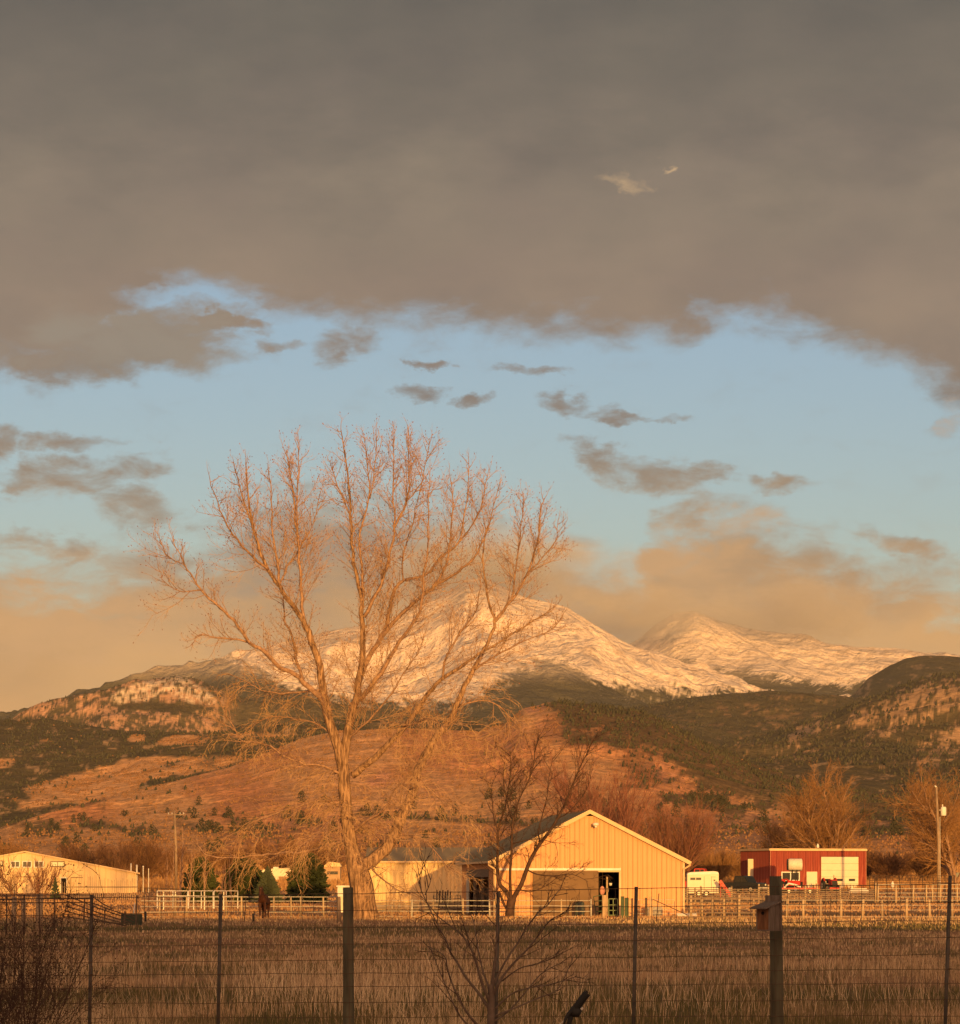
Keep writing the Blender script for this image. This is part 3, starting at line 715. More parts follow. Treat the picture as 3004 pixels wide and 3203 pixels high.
def bare_tree(name, label, kindcfg, h, seed, mats, loc, group=None, stems=1, lean=0.0, rz=0.0, trunk_h=0.25):
    rg = random.Random(seed)
    cfg = kindcfg
    root = thing(name, label, 'tree', loc, rz, group)
    tr, br, tw = MB(), MB(), MB()
    lst = [tr, br, tw, tw, tw]
    for s in range(stems):
        a = rg.uniform(0, 6.28); k = (cfg.get('stemspread', 0.25) if stems > 1 else lean)
        d = Vector((math.cos(a) * k, math.sin(a) * k, 1)).normalized()
        grow(lst, Vector((math.cos(a) * 0.1 * (stems > 1), math.sin(a) * 0.1 * (stems > 1), -0.1)), d, h * rg.uniform(0.75, 1.0) * cfg['l0'], h * cfg['r0'], 0, cfg['max'], rg, cfg)
    tr.build('trunk', mats[0], root, True)
    if br.v: br.build('branches', mats[1], root, True, kind='stuff')
    if tw.v: tw.build('twigs', mats[2], root, False, kind='stuff')
    return root
CF_VASE = dict(segs=[5, 4, 3, 2, 1], wob=[.10, .16, .2, .25, .2], up=[.04, .10, .10, .05, 0], kids=[12, 8, 6, 3, 0], first=[.12, .2, .2, .2, .2], spread=[.62, .6, .6, .6, .6], ratio=[.62, .5, .45, .5, .5], sides=[7, 5, 3, 3, 3], rmin=0.012, l0=0.75, r0=0.020, max=3, stemspread=0.35)
CF_SPREAD = dict(CF_VASE, kids=[11, 8, 7, 3, 0], spread=[.85, .7, .6, .6, .6], up=[.03, .06, .05, .02, 0], ratio=[.72, .52, .45, .5, .5], l0=0.72, r0=0.024, rmin=0.022)
CF_DENSE = dict(CF_VASE, wob=[.16, .26, .34, .3, .2], kids=[14, 11, 10, 0, 0], spread=[.6, .6, .6, .6, .6], up=[.03, .08, .08, .02, 0], first=[.08, .1, .1, .2, .2], ratio=[.6, .55, .5, .5, .5], l0=0.72, r0=0.014, rmin=0.018, stemspread=.55)
CF_BRUSH = dict(CF_VASE, kids=[12, 8, 4, 0, 0], first=[.08, .12, .2, .2, .2], spread=[.45, .45, .4, .4, .4], ratio=[.55, .5, .5, .5, .5], l0=0.85, r0=0.009, max=2, stemspread=0.55, rmin=0.02)
CF_POLE = dict(CF_VASE, kids=[16, 4, 3, 0, 0], first=[.2, .2, .2, .2, .2], spread=[.45, .4, .4, .4, .4], ratio=[.22, .5, .5, .5, .5], l0=0.97, r0=0.011, max=2, rmin=0.015)

def cone_tree(name, label, h, w, seed, mat, loc, group=None, cat='tree', n=900, shape='cone', trunk=True):
    """evergreen: trunk and a crown of many small drooping sprays"""
    rg = random.Random(seed); root = thing(name, label, cat, loc, 0, group)
    if trunk: MB().tube([(0, 0, -0.1), (0, 0, h * 0.3)], [w * 0.07, w * 0.04], 7).build('trunk', M['darkbark'], root, True)
    c = MB()
    for i in range(n):
        t = rg.random() ** 1.25
        z = h * (0.04 + 0.94 * t)
        if shape == 'cone': rr = w * 0.5 * (1 - t) ** 0.85 * (0.9 + 0.2 * math.sin(z * 5 + i))
        else: rr = w * 0.5 * math.sqrt(max(0.0, 1 - (t * 1.02) ** 2.6)) * (0.88 + 0.12 * math.sin(i * 1.7))
        th = rg.uniform(0, 6.2832); r0 = rr * rg.uniform(0.25, 0.9)
        L = rr * (rg.uniform(0.25, 0.45) if shape == 'cone' else rg.uniform(.08, .2)) + 0.08 * w * 0.5; s = 0.045 * w + 0.04
        p = Vector((math.cos(th) * r0, math.sin(th) * r0, z))
        d = Vector((math.cos(th), math.sin(th), 0.25 if shape == 'cone' else rg.uniform(-.3, .6))).normalized()
        side = d.cross(Vector((0, 0, 1))).normalized() * s; up = Vector((0, 0, s * 0.8))
        k = len(c.v)
        for q in (p - side, p + side, p + d * L, p - up + d * L * 0.3, p + up + d * L * 0.2): c.v.append(tuple(q))
        c.f += [(k, k + 1, k + 2), (k, k + 3, k + 2), (k + 1, k + 2, k + 3), (k, k + 2, k + 4), (k + 1, k + 4, k + 2)]
    c.build('crown', mat, root)
    return root
# ================================================================== buildings
def sheet_panel(w, zl, zr, z0=0.0, ribs=3, rib=0.05, name='wall_panel'):
    """one ribbed metal sheet, local x 0..w, front towards -y"""
    m = MB()
    m.prism([(0.004, z0), (w - 0.004, z0), (w - 0.004, zr), (0.004, zl)], 0, 0.02)
    for k in range(ribs):
        x = w * (k + 0.5) / ribs; zt = zl + (zr - zl) * x / w
        n = len(m.v)
        for (dx, y) in ((-0.045, 0.0), (-0.02, -rib), (0.02, -rib), (0.045, 0.0)):
            m.v.append((x + dx, y, z0)); m.v.append((x + dx, y, zt))
        for i in range(3): m.f.append((n + 2 * i, n + 2 * i + 2, n + 2 * i + 3, n + 2 * i + 1))
    return m
def wall_of_panels(parent, origin, rz, x0, x1, ztop, mt, pw=0.9, z0=0.0, ribs=3, cuts=()):
    """row of panels; ztop(x) gives the height; cuts: (xa, xb, zmin, zmax) openings"""
    xs = [x0]
    while xs[-1] < x1 - 1e-3: xs.append(min(xs[-1] + pw, x1))
    allx = sorted(set([round(v, 4) for v in xs] + [round(c[k], 4) for c in cuts for k in (0, 1) if x0 < c[k] < x1]))
    M4 = Matrix.Translation(Vector(origin)) @ Matrix.Rotation(rz, 4, 'Z')
    for a, b in zip(allx[:-1], allx[1:]):
        if b - a < 0.02: continue
        mid = (a + b) / 2
        spans = [(z0, None)]
        for (ca, cb, cz0, cz1) in cuts:
            if ca < mid < cb:
                spans = []
                if cz0 > z0 + 0.01: spans.append((z0, cz0))
                spans.append((cz1, None))
        for (s0, s1) in spans:
            zl, zr = (ztop(a), ztop(b)) if s1 is None else (s1, s1)
            o = sheet_panel(b - a, zl, zr, s0, ribs if b - a > 0.5 else 1).build('wall_panel', mt, parent)
            o.matrix_local = M4 @ Matrix.Translation(Vector((a, 0, 0)))

# ---- main tan barn -------------------------------------------------------
BX = (1548 - CX) / F * 240
BR = math.radians(6.1); BW, BL = 11.95, 20.0
barn = thing('barn', 'tan ribbed metal barn with a wide gable, long sliding door and open dark doorway', 'barn', (BX, 240, 0.0), BR)
HE, HA = 3.55, 6.58
gable = lambda x: HE + (HA - HE) * (1 - abs(x - BW / 2) / (BW / 2)) - 0.03
DX0, DX1, DZ = 6.5, 7.85, 2.80        # open doorway
wall_of_panels(barn, (0, 0, 0), 0, 0.0, BW, gable, M['barn'], 0.92, -0.1, 3, cuts=[(DX0, DX1, -0.1, DZ)])
# side walls (the right one closed, the left one with the open bay under the eave)
wall_of_panels(barn, (BW, 0.02, 0), math.pi / 2, 0, BL, lambda x: HE - 0.05, M['barn'], 1.8, -0.1, 3)
LB0, LB1 = 3.0, 16.5
wall_of_panels(barn, (0, BL, 0), -math.pi / 2, 0, BL, lambda x: HE - 0.05, M['barn'], 1.8, -0.1, 3, cuts=[(BL - LB1, BL - LB0, -0.1, 2.62)])
b = MB(); b.prism([(0, -0.1), (BW, -0.1), (BW, HE), (BW / 2, HA - 0.05), (0, HE)], BL - 0.04, BL); b.build('back_wall', M['barn'], barn)
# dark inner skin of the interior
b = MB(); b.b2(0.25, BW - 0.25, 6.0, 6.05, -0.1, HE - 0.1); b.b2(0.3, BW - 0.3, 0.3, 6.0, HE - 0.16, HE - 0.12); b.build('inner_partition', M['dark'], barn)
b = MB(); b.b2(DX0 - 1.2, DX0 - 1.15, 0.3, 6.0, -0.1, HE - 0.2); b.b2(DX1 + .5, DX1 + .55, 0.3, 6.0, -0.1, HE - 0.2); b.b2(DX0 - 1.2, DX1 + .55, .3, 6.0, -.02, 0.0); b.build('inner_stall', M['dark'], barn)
# roof: two slabs with overhang
ov, t = 0.32, 0.09
sl = (HA - HE) / (BW / 2)
for sgn, nm in ((-1, 'left'), (1, 'right')):
    b = MB(); xe = (-ov if sgn < 0 else BW + ov); ze = HE - sl * ov
    b.prism([(BW / 2, HA + 0.02), (xe, ze + 0.02), (xe, ze + t + 0.02), (BW / 2, HA + t + 0.02)], -0.28, BL + 0.3)
    o = b.build('roof', M['roof'], barn)
    b = MB()
    b.prism([(BW / 2, HA - 0.12), (xe - 0.02 * -sgn, ze - 0.13), (xe - 0.02 * -sgn, ze + t + 0.05), (BW / 2, HA + t + 0.05)], -0.33, -0.283)
    b.build('rake_trim', M['trim'], barn)
    b = MB(); xg = xe + 0.07 * sgn
    b.box((xg, BL / 2, ze + 0.03), (0.13, BL + 0.6, 0.13)); g_ = b.build('gutter', M['trim'], barn)
    cx = 0.0 if sgn < 0 else BW
    MB().tube([(xg, -0.2, ze), (xg, -0.16, ze - 0.16), (cx - 0.02 * sgn, -0.12, ze - 0.42), (cx - 0.03 * sgn, -0.10, ze - 0.8), (cx - 0.03 * sgn, -0.10, 0.15)], 0.06, 6).build('downspout', M['trim'], barn)
    b = MB(); b.box((cx, -0.05, HE / 2 - 0.15), (0.14, 0.06, HE + 0.1)); b.build('corner_trim', M['trim'], barn)
# sliding door with its track
b = MB(); b.b2(2.4, DX0 + 0.03, -0.17, -0.12, 0.05, 2.86)
b.build('sliding_door', M['door'], barn)
b = MB(); b.b2(0.1, 7.95, -0.16, -0.05, 2.90, 3.04); tr_ = b.build('door_track', M['white'], barn)
for k in range(7):
    MB().box((0.7 + k * 1.2, -0.18, 3.0), (0.05, 0.05, 0.12)).build('track_bracket', M['white'], tr_)
for (a0, a1, z0_, z1_) in ((DX1 + 0.0, DX1 + 0.14, -0.05, DZ + 0.0), (DX0, DX1 + 0.14, DZ, DZ + 0.10)):
    b = MB(); b.b2(a0, a1, -0.08, -0.045, z0_, z1_); b.build('door_trim', M['trim'], barn)
# yard light high on the gable
yl = MB(); yl.beam((6.1, -0.05, 5.62), (6.25, -0.55, 5.82), 0.05); yl.build('yard_light_arm', M['greymetal'], barn)
yl = MB(); yl.ball((6.3, -0.62, 5.78), (0.22, 0.22, 0.12), 8, 5); yl.tube([(6.3, -.62, 5.70), (6.3, -.62, 5.58)], [.10, .07], 7); yl.build('yard_light', M['white'], barn, True)
# left bay: fascia board, posts, red-brown stall gates seen in the shade
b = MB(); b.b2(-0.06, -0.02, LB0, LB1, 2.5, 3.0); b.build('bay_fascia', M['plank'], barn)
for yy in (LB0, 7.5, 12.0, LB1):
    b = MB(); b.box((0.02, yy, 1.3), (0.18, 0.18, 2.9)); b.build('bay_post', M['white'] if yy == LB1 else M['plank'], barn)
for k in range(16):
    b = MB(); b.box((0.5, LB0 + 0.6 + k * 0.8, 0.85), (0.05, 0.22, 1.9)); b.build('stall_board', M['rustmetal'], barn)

# things in the doorway
bq = lambda lx, ly, z=0.0: barn.matrix_world if False else Vector((BX + lx * math.cos(BR) - ly * math.sin(BR), 240 + lx * math.sin(BR) + ly * math.cos(BR), z))
p = thing('stall_post', 'pale wooden post standing just inside the open barn doorway', 'post', bq(7.15, 0.5))
MB().tube([(0, 0, 0), (0.02, 0, 2.5)], [0.07, 0.06], 7).build('post', M['postpale'], p)
MB().tube([(0.01, -.02, 1.55), (0.02, -.02, 1.8)], 0.11, 7).build('wrap', M['post'], p)
p = thing('feed_sack', 'faded pink sack hanging in the dark barn doorway', 'sack', bq(6.85, 0.45, 1.35))
MB().ball((0, 0, 0.28), (0.17, 0.10, 0.30), 9, 7).build('bag', M['pink'], p, True)
MB().tube([(0, 0, 0.5), (0.03, 0, 1.45)], 0.012, 4).build('string', M['wire'], p)
p = thing('white_bucket', 'small white bucket hung high inside the barn doorway', 'bucket', bq(7.4, 0.6, 1.95))
MB().tube([(0, 0, 0), (0, 0, 0.16)], [0.08, 0.11], 10).build('pail', M['white'], p, True)
MB().tube([(-.1, 0, .16), (0, 0, .32), (.1, 0, .16)], .008, 4).build('handle', M['greymetal'], p)
p = thing('barn_barrel', 'grey green plastic barrel by the brown sliding door', 'barrel', bq(5.2, -1.2))
MB().tube([(0, 0, 0), (0, 0, .12), (0, 0, .5), (0, 0, .88), (0, 0, .92)], [.27, .30, .31, .29, .25], 14).build('drum', mat('barrel_plastic', (.07, .085, .075), None, 3, .5), p, True)
MB().tube([(0, 0, .925), (0, 0, .945)], .24, 14).build('lid', M['black'], p)
p = thing('trough', 'low dark stock trough at the right corner of the barn', 'trough', bq(9.9, -1.0))
b = MB(); b.b2(-.55, .55, -.3, .3, 0, .06); b.b2(-.55, .55, -.3, -.25, .06, .62); b.b2(-.55, .55, .25, .3, .06, .62); b.b2(-.55, -.5, -.25, .25, .06, .62); b.b2(.5, .55, -.25, .25, .06, .62); b.build('tank', M['greymetal'], p)
b = MB(); b.b2(-.5, .5, -.25, .25, .5, .52); b.build('water', M['glass'], p)
MB().tube([(0, 0, .12), (1.25, -.1, .1)], .11, 10).build('log', M['white'], thing('white_pipe', 'short white plastic pipe lying on the dirt beside the barn corner', 'pipe', bq(11.3, -1.3)))

# ---- pale long barn behind ------------------------------------------------
b0 = G(1150, 275); b0.z = 0.25
bb = thing('long_shed', 'pale long metal shed behind the cottonwood with the barn shadow across it', 'shed', b0)
W2, H2 = 12.0, 3.62 - 0.25
wall_of_panels(bb, (0, 0, 0), 0, 0, W2, lambda x: H2, M['barnpale'], 0.92, -0.2, 3)
wall_of_panels(bb, (0, 12, 0), -math.pi / 2, 0, 12, lambda x: H2, M['barnpale'], 1.8, -0.2, 3)
b = MB(); n = 0
b.v += [(-0.2, -0.3, H2 - 0.02), (W2 + .2, -0.3, H2 - 0.02), (W2 + .2, 6, H2 + 1.02), (-0.2, 6, H2 + 1.02), (-0.2, -0.3, H2 + 0.08), (W2 + .2, -0.3, H2 + 0.08), (W2 + .2, 6, H2 + 1.12), (-0.2, 6, H2 + 1.12)]
b.f += [(0, 3, 2, 1), (4, 5, 6, 7), (0, 1, 5, 4), (1, 2, 6, 5), (2, 3, 7, 6), (3, 0, 4, 7)]
b.build('roof', M['roofgrey'], bb)
b = MB(); b.v += [(x, 12 - y + 0.0, z) for (x, y, z) in [(-0.2, -0.3, H2 - 0.02), (W2 + .2, -0.3, H2 - 0.02), (W2 + .2, 5.99, H2 + 1.02), (-0.2, 5.99, H2 + 1.02), (-0.2, -0.3, H2 + 0.08), (W2 + .2, -0.3, H2 + 0.08), (W2 + .2, 5.99, H2 + 1.12), (-0.2, 5.99, H2 + 1.12)]]
b.f += [(0, 3, 2, 1), (4, 5, 6, 7), (0, 1, 5, 4), (1, 2, 6, 5), (2, 3, 7, 6), (3, 0, 4, 7)]
b.build('roof', M['roofgrey'], bb)
b = MB(); b.box((W2 / 2, -0.36, H2 + 0.02), (W2 + .4, 0.1, 0.12)); b.build('gutter', M['trim'], bb)
b = MB(); b.box((W2 / 2, -.07, .18), (W2, .06, .34)); b.build('base_board', M['plank'], bb)
# boards leaning on it
for k, (px, h) in enumerate(((1367, 1.45), (1375, 1.4), (1384, 1.45), (1391, 1.35), (1398, 1.45), (1406, 1.35))):
    g0 = G(px, 273.6 - k * 0.05); 
    p = MB(); p.beam((0, 0, 0), (0.02 * k, 0.35, h), 0.09, 0.06)
    o = p.build('leaning_board', M['rustmetal']); o.location = (g0.x, g0.y, g0.z); tag(o, ('leftmost', 'second from left', 'third from left', 'fourth from left', 'fifth from left', 'rightmost')[k] + ' of six dark boards leaning on the pale long shed', 'board', 'boards leaning on the long shed')
# narrow white shed beside the trunk
w0 = G(1056, 262)
ws_ = thing('white_shed', 'narrow bright white shed half hidden by the cottonwood trunk', 'shed', w0)
b = MB(); b.b2(0, 1.5, 0, 2.4, -0.1, 1.75); b.build('wall', M['white'], ws_)
b = MB(); b.b2(-.08, 1.6, -.12, 2.5, 1.752, 1.84); b.build('roof', M['white'], ws_)
b = MB(); b.b2(.15, .5, -.03, -.004, .1, 1.1); b.build('panel_door', M['cream'], ws_)
b = MB(); b.box((.55, -.1, 1.60), (.35, .12, .1)); b.build('lamp_box', M['greymetal'], ws_)

# ---- long low building at the left ---------------------------------------
lb = thing('left_building', 'long low pale building with a shallow gable and a row of small windows', 'building', G(-280, 420, -0.15), math.radians(6))
LW = (424 + 280) * 420 / F; zb = lb.location.z
zA, zE = CAMZ + (HY - 2666) * 420 / F - zb, CAMZ + (HY - 2731) * 420 / F - zb
ax = (75 + 280) * 420 / F
gl = lambda x: zE + (zA - zE) * (1 - (abs(x - ax) / ax if x < ax else (x - ax) / (LW - ax)))
lx = lambda px: (px + 280) * 420 / F
lz = lambda py: CAMZ + (HY - py) * 420 / F - zb
wall_of_panels(lb, (0, 0, 0), 0, 0, LW, gl, M['barnpale'], 1.15, -0.2, 1)
for s in (0, 1):
    b = MB(); e = (-0.4, gl(0) - 0.05) if s == 0 else (LW + .4, zE - 0.12)
    b.prism([(ax, zA + 0.01), (e[0], e[1]), (e[0], e[1] + .14), (ax, zA + .15)], -0.3, 22); b.build('roof', M['trim'], lb)
for (a0, a1, c0, c1, kind) in ((-12, 8, 2692, 2710, 1), (31, 60, 2693, 2714, 0), (67, 97, 2693, 2714, 0), (104, 134, 2693, 2714, 0), (155, 200, 2694, 2712, 1), (-70, -40, 2693, 2714, 0)):
    b = MB(); X0, X1, Z0, Z1 = lx(a0), lx(a1), lz(c1), lz(c0); f = 0.09
    b.b2(X0, X1, -.09, -.04, Z0, Z0 + f); b.b2(X0, X1, -.09, -.04, Z1 - f, Z1); b.b2(X0, X0 + f, -.09, -.04, Z0 + f, Z1 - f); b.b2(X1 - f, X1, -.09, -.04, Z0 + f, Z1 - f)
    b.b2((X0 + X1) / 2 - .03, (X0 + X1) / 2 + .03, -.085, -.045, Z0 + f, Z1 - f)
    w = b.build('window', M['white'] if not kind else M['door'], lb)
    for q in (0, 1):
        b = MB(); xa = X0 + f if q == 0 else (X0 + X1) / 2 + .03; xb = (X0 + X1) / 2 - .03 if q == 0 else X1 - f
        b.b2(xa, xb, -.06, -.05, Z0 + f, Z1 - f); b.build('pane', M['paleglass'] if kind else M['glass'], w)
b = MB(); b.b2(lx(186), lx(207), -.10, -.04, -.1, lz(2744)); d = b.build('door_frame', M['white'], lb)
b = MB(); b.b2(lx(188.5), lx(204.5), -.12, -.102, 0.05, lz(2747.5)); b.build('door', M['dark'], d)  # near-black sheet filling the door opening, its shade put into the colour
b = MB(); b.b2(lx(42), lx(118), -.10, -.04, lz(2744), lz(2742)); b.b2(lx(42), lx(43.5), -.1, -.04, -.1, lz(2744)); b.b2(lx(116.5), lx(118), -.1, -.04, -.1, lz(2744)); b.build('big_door_frame', M['door'], lb)
b = MB(); b.b2(lx(218), lx(256), -.10, -.04, lz(2746), lz(2744)); b.b2(lx(218), lx(219.5), -.1, -.04, -.1, lz(2746)); b.build('stall_door_frame', M['door'], lb)
for (px, y0, y1, r) in ((410, 2703, 2745, .07), (428, 2708, 2745, .09), (448, 2711, 2768, .05), (465, 2718, 2768, .045)):
    p = G(px, 424); z1 = CAMZ + (HY - y0) * 424 / F - p.z; 
    t_ = thing('white_standpipe', {410: 'tall plain white pipe just past the end of the low building', 428: 'stout white pipe second from the low building end', 448: 'white pipe with a round cap beside the low building', 465: 'thin white pipe farthest right of the four by the low building'}[px], 'pipe', p, group='white pipes by the low building')
    MB().tube([(0, 0, 0), (0, 0, z1)], r, 8).build('pipe', M['white'], t_)
    MB().ball((0, 0, z1), r * (2.0 if px == 448 else 1.15), 8, 5).build('cap', M['white'], t_)

# ---- red shed --------------------------------------------------------------
RY = 440.0; RR = math.radians(17)
r0_ = P(2411, 2782, RY); r0_.z = 1.45
rs = thing('red_shed', 'red ribbed metal shed with a big cream garage door', 'shed', r0_, RR)
RW, RL, RH = 11.75, 9.6, 4.58
RX = lambda px: (px - 2411) / (2717 - 2411) * RW
RZ = lambda py: CAMZ + (HY - py) * 441 / F - 1.45
GD = (RX(2573), RX(2693)); SDR = (RX(2526), RX(2560)); WN = (RX(2445), RX(2504))
wall_of_panels(rs, (0, 0, 0), 0, 0, RW, lambda x: RH, M['red'], 0.9, -0.2, 3)
wall_of_panels(rs, (0, RL, 0), -math.pi / 2, 0, RL, lambda x: RH - .05, M['red'], 0.9, -0.2, 3, cuts=[(2.2, 4.1, -.2, 3.6)])
b = MB(); b.b2(.1, RW - .1, RL - .08, RL, -.2, RH - .02); b.b2(RW - .05, RW, .1, RL, -.2, RH - .02); b.build('back_walls', M['red'], rs)
b = MB(); b.b2(.05, .1, RL - 4.15, RL - 2.15, -.1, 3.6); b.build('side_door_recess', mat('grey_door', (.2, .22, .24), None, 1, .6), rs)
b = MB(); b.b2(-.7, -.02, RL - 4.25, RL - 4.16, -.1, 3.55); b.build('open_door_leaf', M['cream'], rs)
b = MB(); b.b2(-.12, RW + .12, -.14, RL + .1, RH + .005, RH + .13); b.build('roof', M['roofgrey'], rs)
b = MB(); b.b2(-.14, RW + .14, -.20, -.145, RH - .12, RH + .14); b.b2(-.2, -.145, -.14, RL + .1, RH - .1, RH + .14); b.build('eave_trim', M['trim'], rs)
for xx in (-.03, RW + .03):
    b = MB(); b.box((xx, -.05, RH / 2 - .15), (.1, .1, RH + .05)); b.build('corner_trim', mat('red_trim', (.45, .16, .10), None, 2, .6), rs)
gz0, gz1 = RZ(2785), RZ(2680)
gd = None
nsec = 5
for k in range(nsec):
    b = MB(); za = gz0 + (gz1 - gz0) * k / nsec; zb_ = gz0 + (gz1 - gz0) * (k + 1) / nsec - .02
    b.b2(GD[0], GD[1], -.11, -.05, za, zb_); o = b.build('garage_door_section', M['cream'], rs)
    if k == 1:
        for (a, c) in ((2581, 2601), (2622, 2642), (2662, 2682)):
            b = MB(); b.b2(RX(a), RX(c), -.135, -.112, za + .28, za + .55); b.build('door_window', M['glass'], o)
b = MB(); b.b2(GD[0] - .1, GD[1] + .1, -.13, -.045, gz1 + .01, gz1 + .1); b.build('garage_lintel', mat('dark_red_trim', (.2, .05, .03), None, 2, .6), rs)
b = MB(); b.b2(SDR[0], SDR[1], -.11, -.05, -.1, RZ(2727)); d = b.build('door', M['cream'], rs)
MB().ball((SDR[1] - .15, -.15, 1.0), .05, 6, 4).build('handle', M['greymetal'], d)
b = MB(); X0, X1, Z0, Z1 = WN[0], WN[1], RZ(2756), RZ(2727); f = .12
b.b2(X0, X1, -.11, -.05, Z0, Z0 + f); b.b2(X0, X1, -.11, -.05, Z1 - f, Z1); b.b2(X0, X0 + f, -.11, -.05, Z0 + f, Z1 - f); b.b2(X1 - f, X1, -.11, -.05, Z0 + f, Z1 - f); b.b2((X0 + X1) / 2 - .06, (X0 + X1) / 2 + .06, -.105, -.055, Z0 + f, Z1 - f)
w = b.build('window', M['white'], rs)
for (xa, xb) in ((X0 + f, (X0 + X1) / 2 - .06), ((X0 + X1) / 2 + .06, X1 - f)):
    b = MB(); b.b2(xa, xb, -.08, -.065, Z0 + f, Z1 - f); b.build('pane', M['glass'], w)
rq = lambda lx_, ly_, z_=0.0: Vector((r0_.x + lx_ * math.cos(RR) - ly_ * math.sin(RR), r0_.y + lx_ * math.sin(RR) + ly_ * math.cos(RR), r0_.z + z_))
v = thing('roof_vent', 'small white vent cap standing on the red shed roof edge', 'vent', rq(RX(2566), .3, RH + .13))
MB().tube([(0, 0, 0), (0, 0, .22), (0, 0, .45), (0, 0, .6)], [.06, .16, .13, .02], 8).build('cap', M['white'], v, True)
MB().tube([(0, 0, 0), (0, 0, .1)], .1, 8).build('collar', M['greymetal'], v)

# ---- elevated fuel tank in front of the red shed ---------------------------
ft = thing('fuel_tank', 'white rust-streaked fuel tank on a dark stand in front of the red shed', 'tank', P(2487, 2783, 428))
ft.location.z = gz(0, 428)
zt = CAMZ + (HY - 2705) * 428 / F - ft.location.z
MB().tube([(-.75, 0, zt), (-.62, 0, zt), (.72, 0, zt), (.82, 0, zt)], [.60, .68, .68, .60], 14).build('tank', mat('tank_paint', (.74, .70, .60), (.62, .55, .44), 2.5, .5, c3=(.35, .22, .12), s3=5, f3=(.6, .75)), ft, True)
MB().tube([(-.86, 0, zt), (-.76, 0, zt)], .62, 14).build('end_cap', M['black'], ft)
for (a, c) in ((-.45, -.3), (.35, -.3), (-.45, .3), (.35, .3)):
    b = MB(); b.beam((a, c, 0), (a * .6, c, zt - .55), .10); b.build('leg', M['black'], ft)
b = MB(); b.box((0, 0, zt - .7), (1.1, .7, .12)); b.build('cradle', M['black'], ft)
MB().tube([(0, -.4, zt - .7), (.05, -.5, zt - 1.8), (.2, -.5, zt - 2.2)], .05, 6).build('hose', M['black'], ft)

# ================================================================== vehicles
def wheel(parent, x, y, r, w, ry=0.0):
    m = MB(); m.tube([(x, y - w / 2, r), (x, y - w / 2 + .02, r), (x, y + w / 2 - .02, r), (x, y + w / 2, r)], [r * .9, r, r, r * .9], 18)
    o = m.build('wheel', M['black'], parent, True)
    m = MB(); m.tube([(x, y - w / 2 - .012, r), (x, y + w / 2 + .012, r)], r * .52, 12); m.build('rim', M['galv'], o)
# horse trailer, seen from its side
tp = G(2151, 405)
tl = thing('horse_trailer', 'cream horse trailer with rounded roof and two dark slot windows', 'trailer', tp)
s = 405 / F; TW = 98 * s
tz = lambda py: CAMZ + (HY - py) * s - tp.z
b = MB(); b.prism([(0, .35), (TW, .35), (TW, tz(2733)), (TW - .15, tz(2729)), (TW - .5, tz(2727)), (.45, tz(2730)), (.12, tz(2732)), (0, tz(2736))], 0, 2.0); b.build('body', M['cream'], tl)
b = MB(); b.prism([(-.03, tz(2737)), (TW + .02, tz(2735)), (TW - .1, tz(2727.5)), (TW - .5, tz(2725.5)), (.4, tz(2728.5)), (.05, tz(2731))], -.05, 2.05); b.build('roof_cap', M['white'], tl)
for a in (2160, 2178):
    b = MB(); b.b2((a - 2151) * s, (a + 16 - 2151) * s, -.03, -.004, tz(2753), tz(2745.5)); b.build('window', M['glass'], tl)
b = MB()
for a in (2203, 2226):
    b.b2((a - 2151) * s, (a + 1 - 2151) * s, -.02, -.003, .5, tz(2742))
b.b2((2226 - 2151) * s, (2240 - 2151) * s, -.02, -.003, tz(2744), tz(2743)); b.build('door_seams', M['door'], tl)
MB().tube([(2235.5 * s - 2151 * s, -.04, tz(2754)), (2235.5 * s - 2151 * s, -.005, tz(2754))], .1, 10).build('porthole', M['glass'], tl)
for xx in (1.2, 2.0): wheel(tl, xx, .05, .34, .22)
b = MB(); b.beam((TW, 1, .5), (TW + .9, 1, .5), .1); b.build('hitch', M['black'], tl)

def pickup(name, label, loc, rz, L, paint, h=1.85, group=None, cat='truck'):
    o = thing(name, label, cat, loc, rz, group)
    b = MB(); b.prism([(0, .45), (L, .45), (L, .98), (L - .2, 1.08), (L * .68, 1.16), (L * .05, 1.14), (0, .9)], 0, 1.9); b.build('body', paint, o)
    b = MB(); b.prism([(L * .30, 1.14), (L * .72, 1.14), (L * .61, h - .04), (L * .57, h), (L * .36, h), (L * .32, h - .06)], .1, 1.8); c = b.build('cab', paint, o)
    b = MB(); b.prism([(L * .33, 1.18), (L * .48, 1.18), (L * .48, h - .1), (L * .35, h - .1)], .07, .099); b.prism([(L * .50, 1.18), (L * .68, 1.18), (L * .595, h - .1), (L * .50, h - .1)], .07, .099); b.build('window', M['glass'], c)
    for xx in (L * .2, L * .8):
        for yy in (.12, 1.78): wheel(o, xx, yy, .38, .24)
    MB().ball((L + .01, .3, .85), (.05, .16, .11), 8, 5).build('headlight', M['white'], o, True)
    MB().ball((L + .01, 1.6, .85), (.05, .16, .11), 8, 5).build('headlight', M['white'], o, True)
    b = MB(); b.b2(L, L + .12, .1, 1.8, .45, .62); b.build('bumper', M['galv'], o)
    return o
# dark pickup facing the viewer at an angle
pk = pickup('pickup_truck', 'black pickup truck parked between the horse trailer and the red shed', G(2262, 425), math.radians(-38), 4.6, M['blackpaint'])
pr = pickup('red_truck', 'red vehicle whose roof shows above the horse trailer', G(2136, 432), math.radians(-12), 4.0, M['redpaint'], 2.55)
pickup('edge_car', 'dark car cut off by the right edge of the photo', G(2990, 520), math.radians(6), 4.4, M['blackpaint'], 1.5, cat='car')
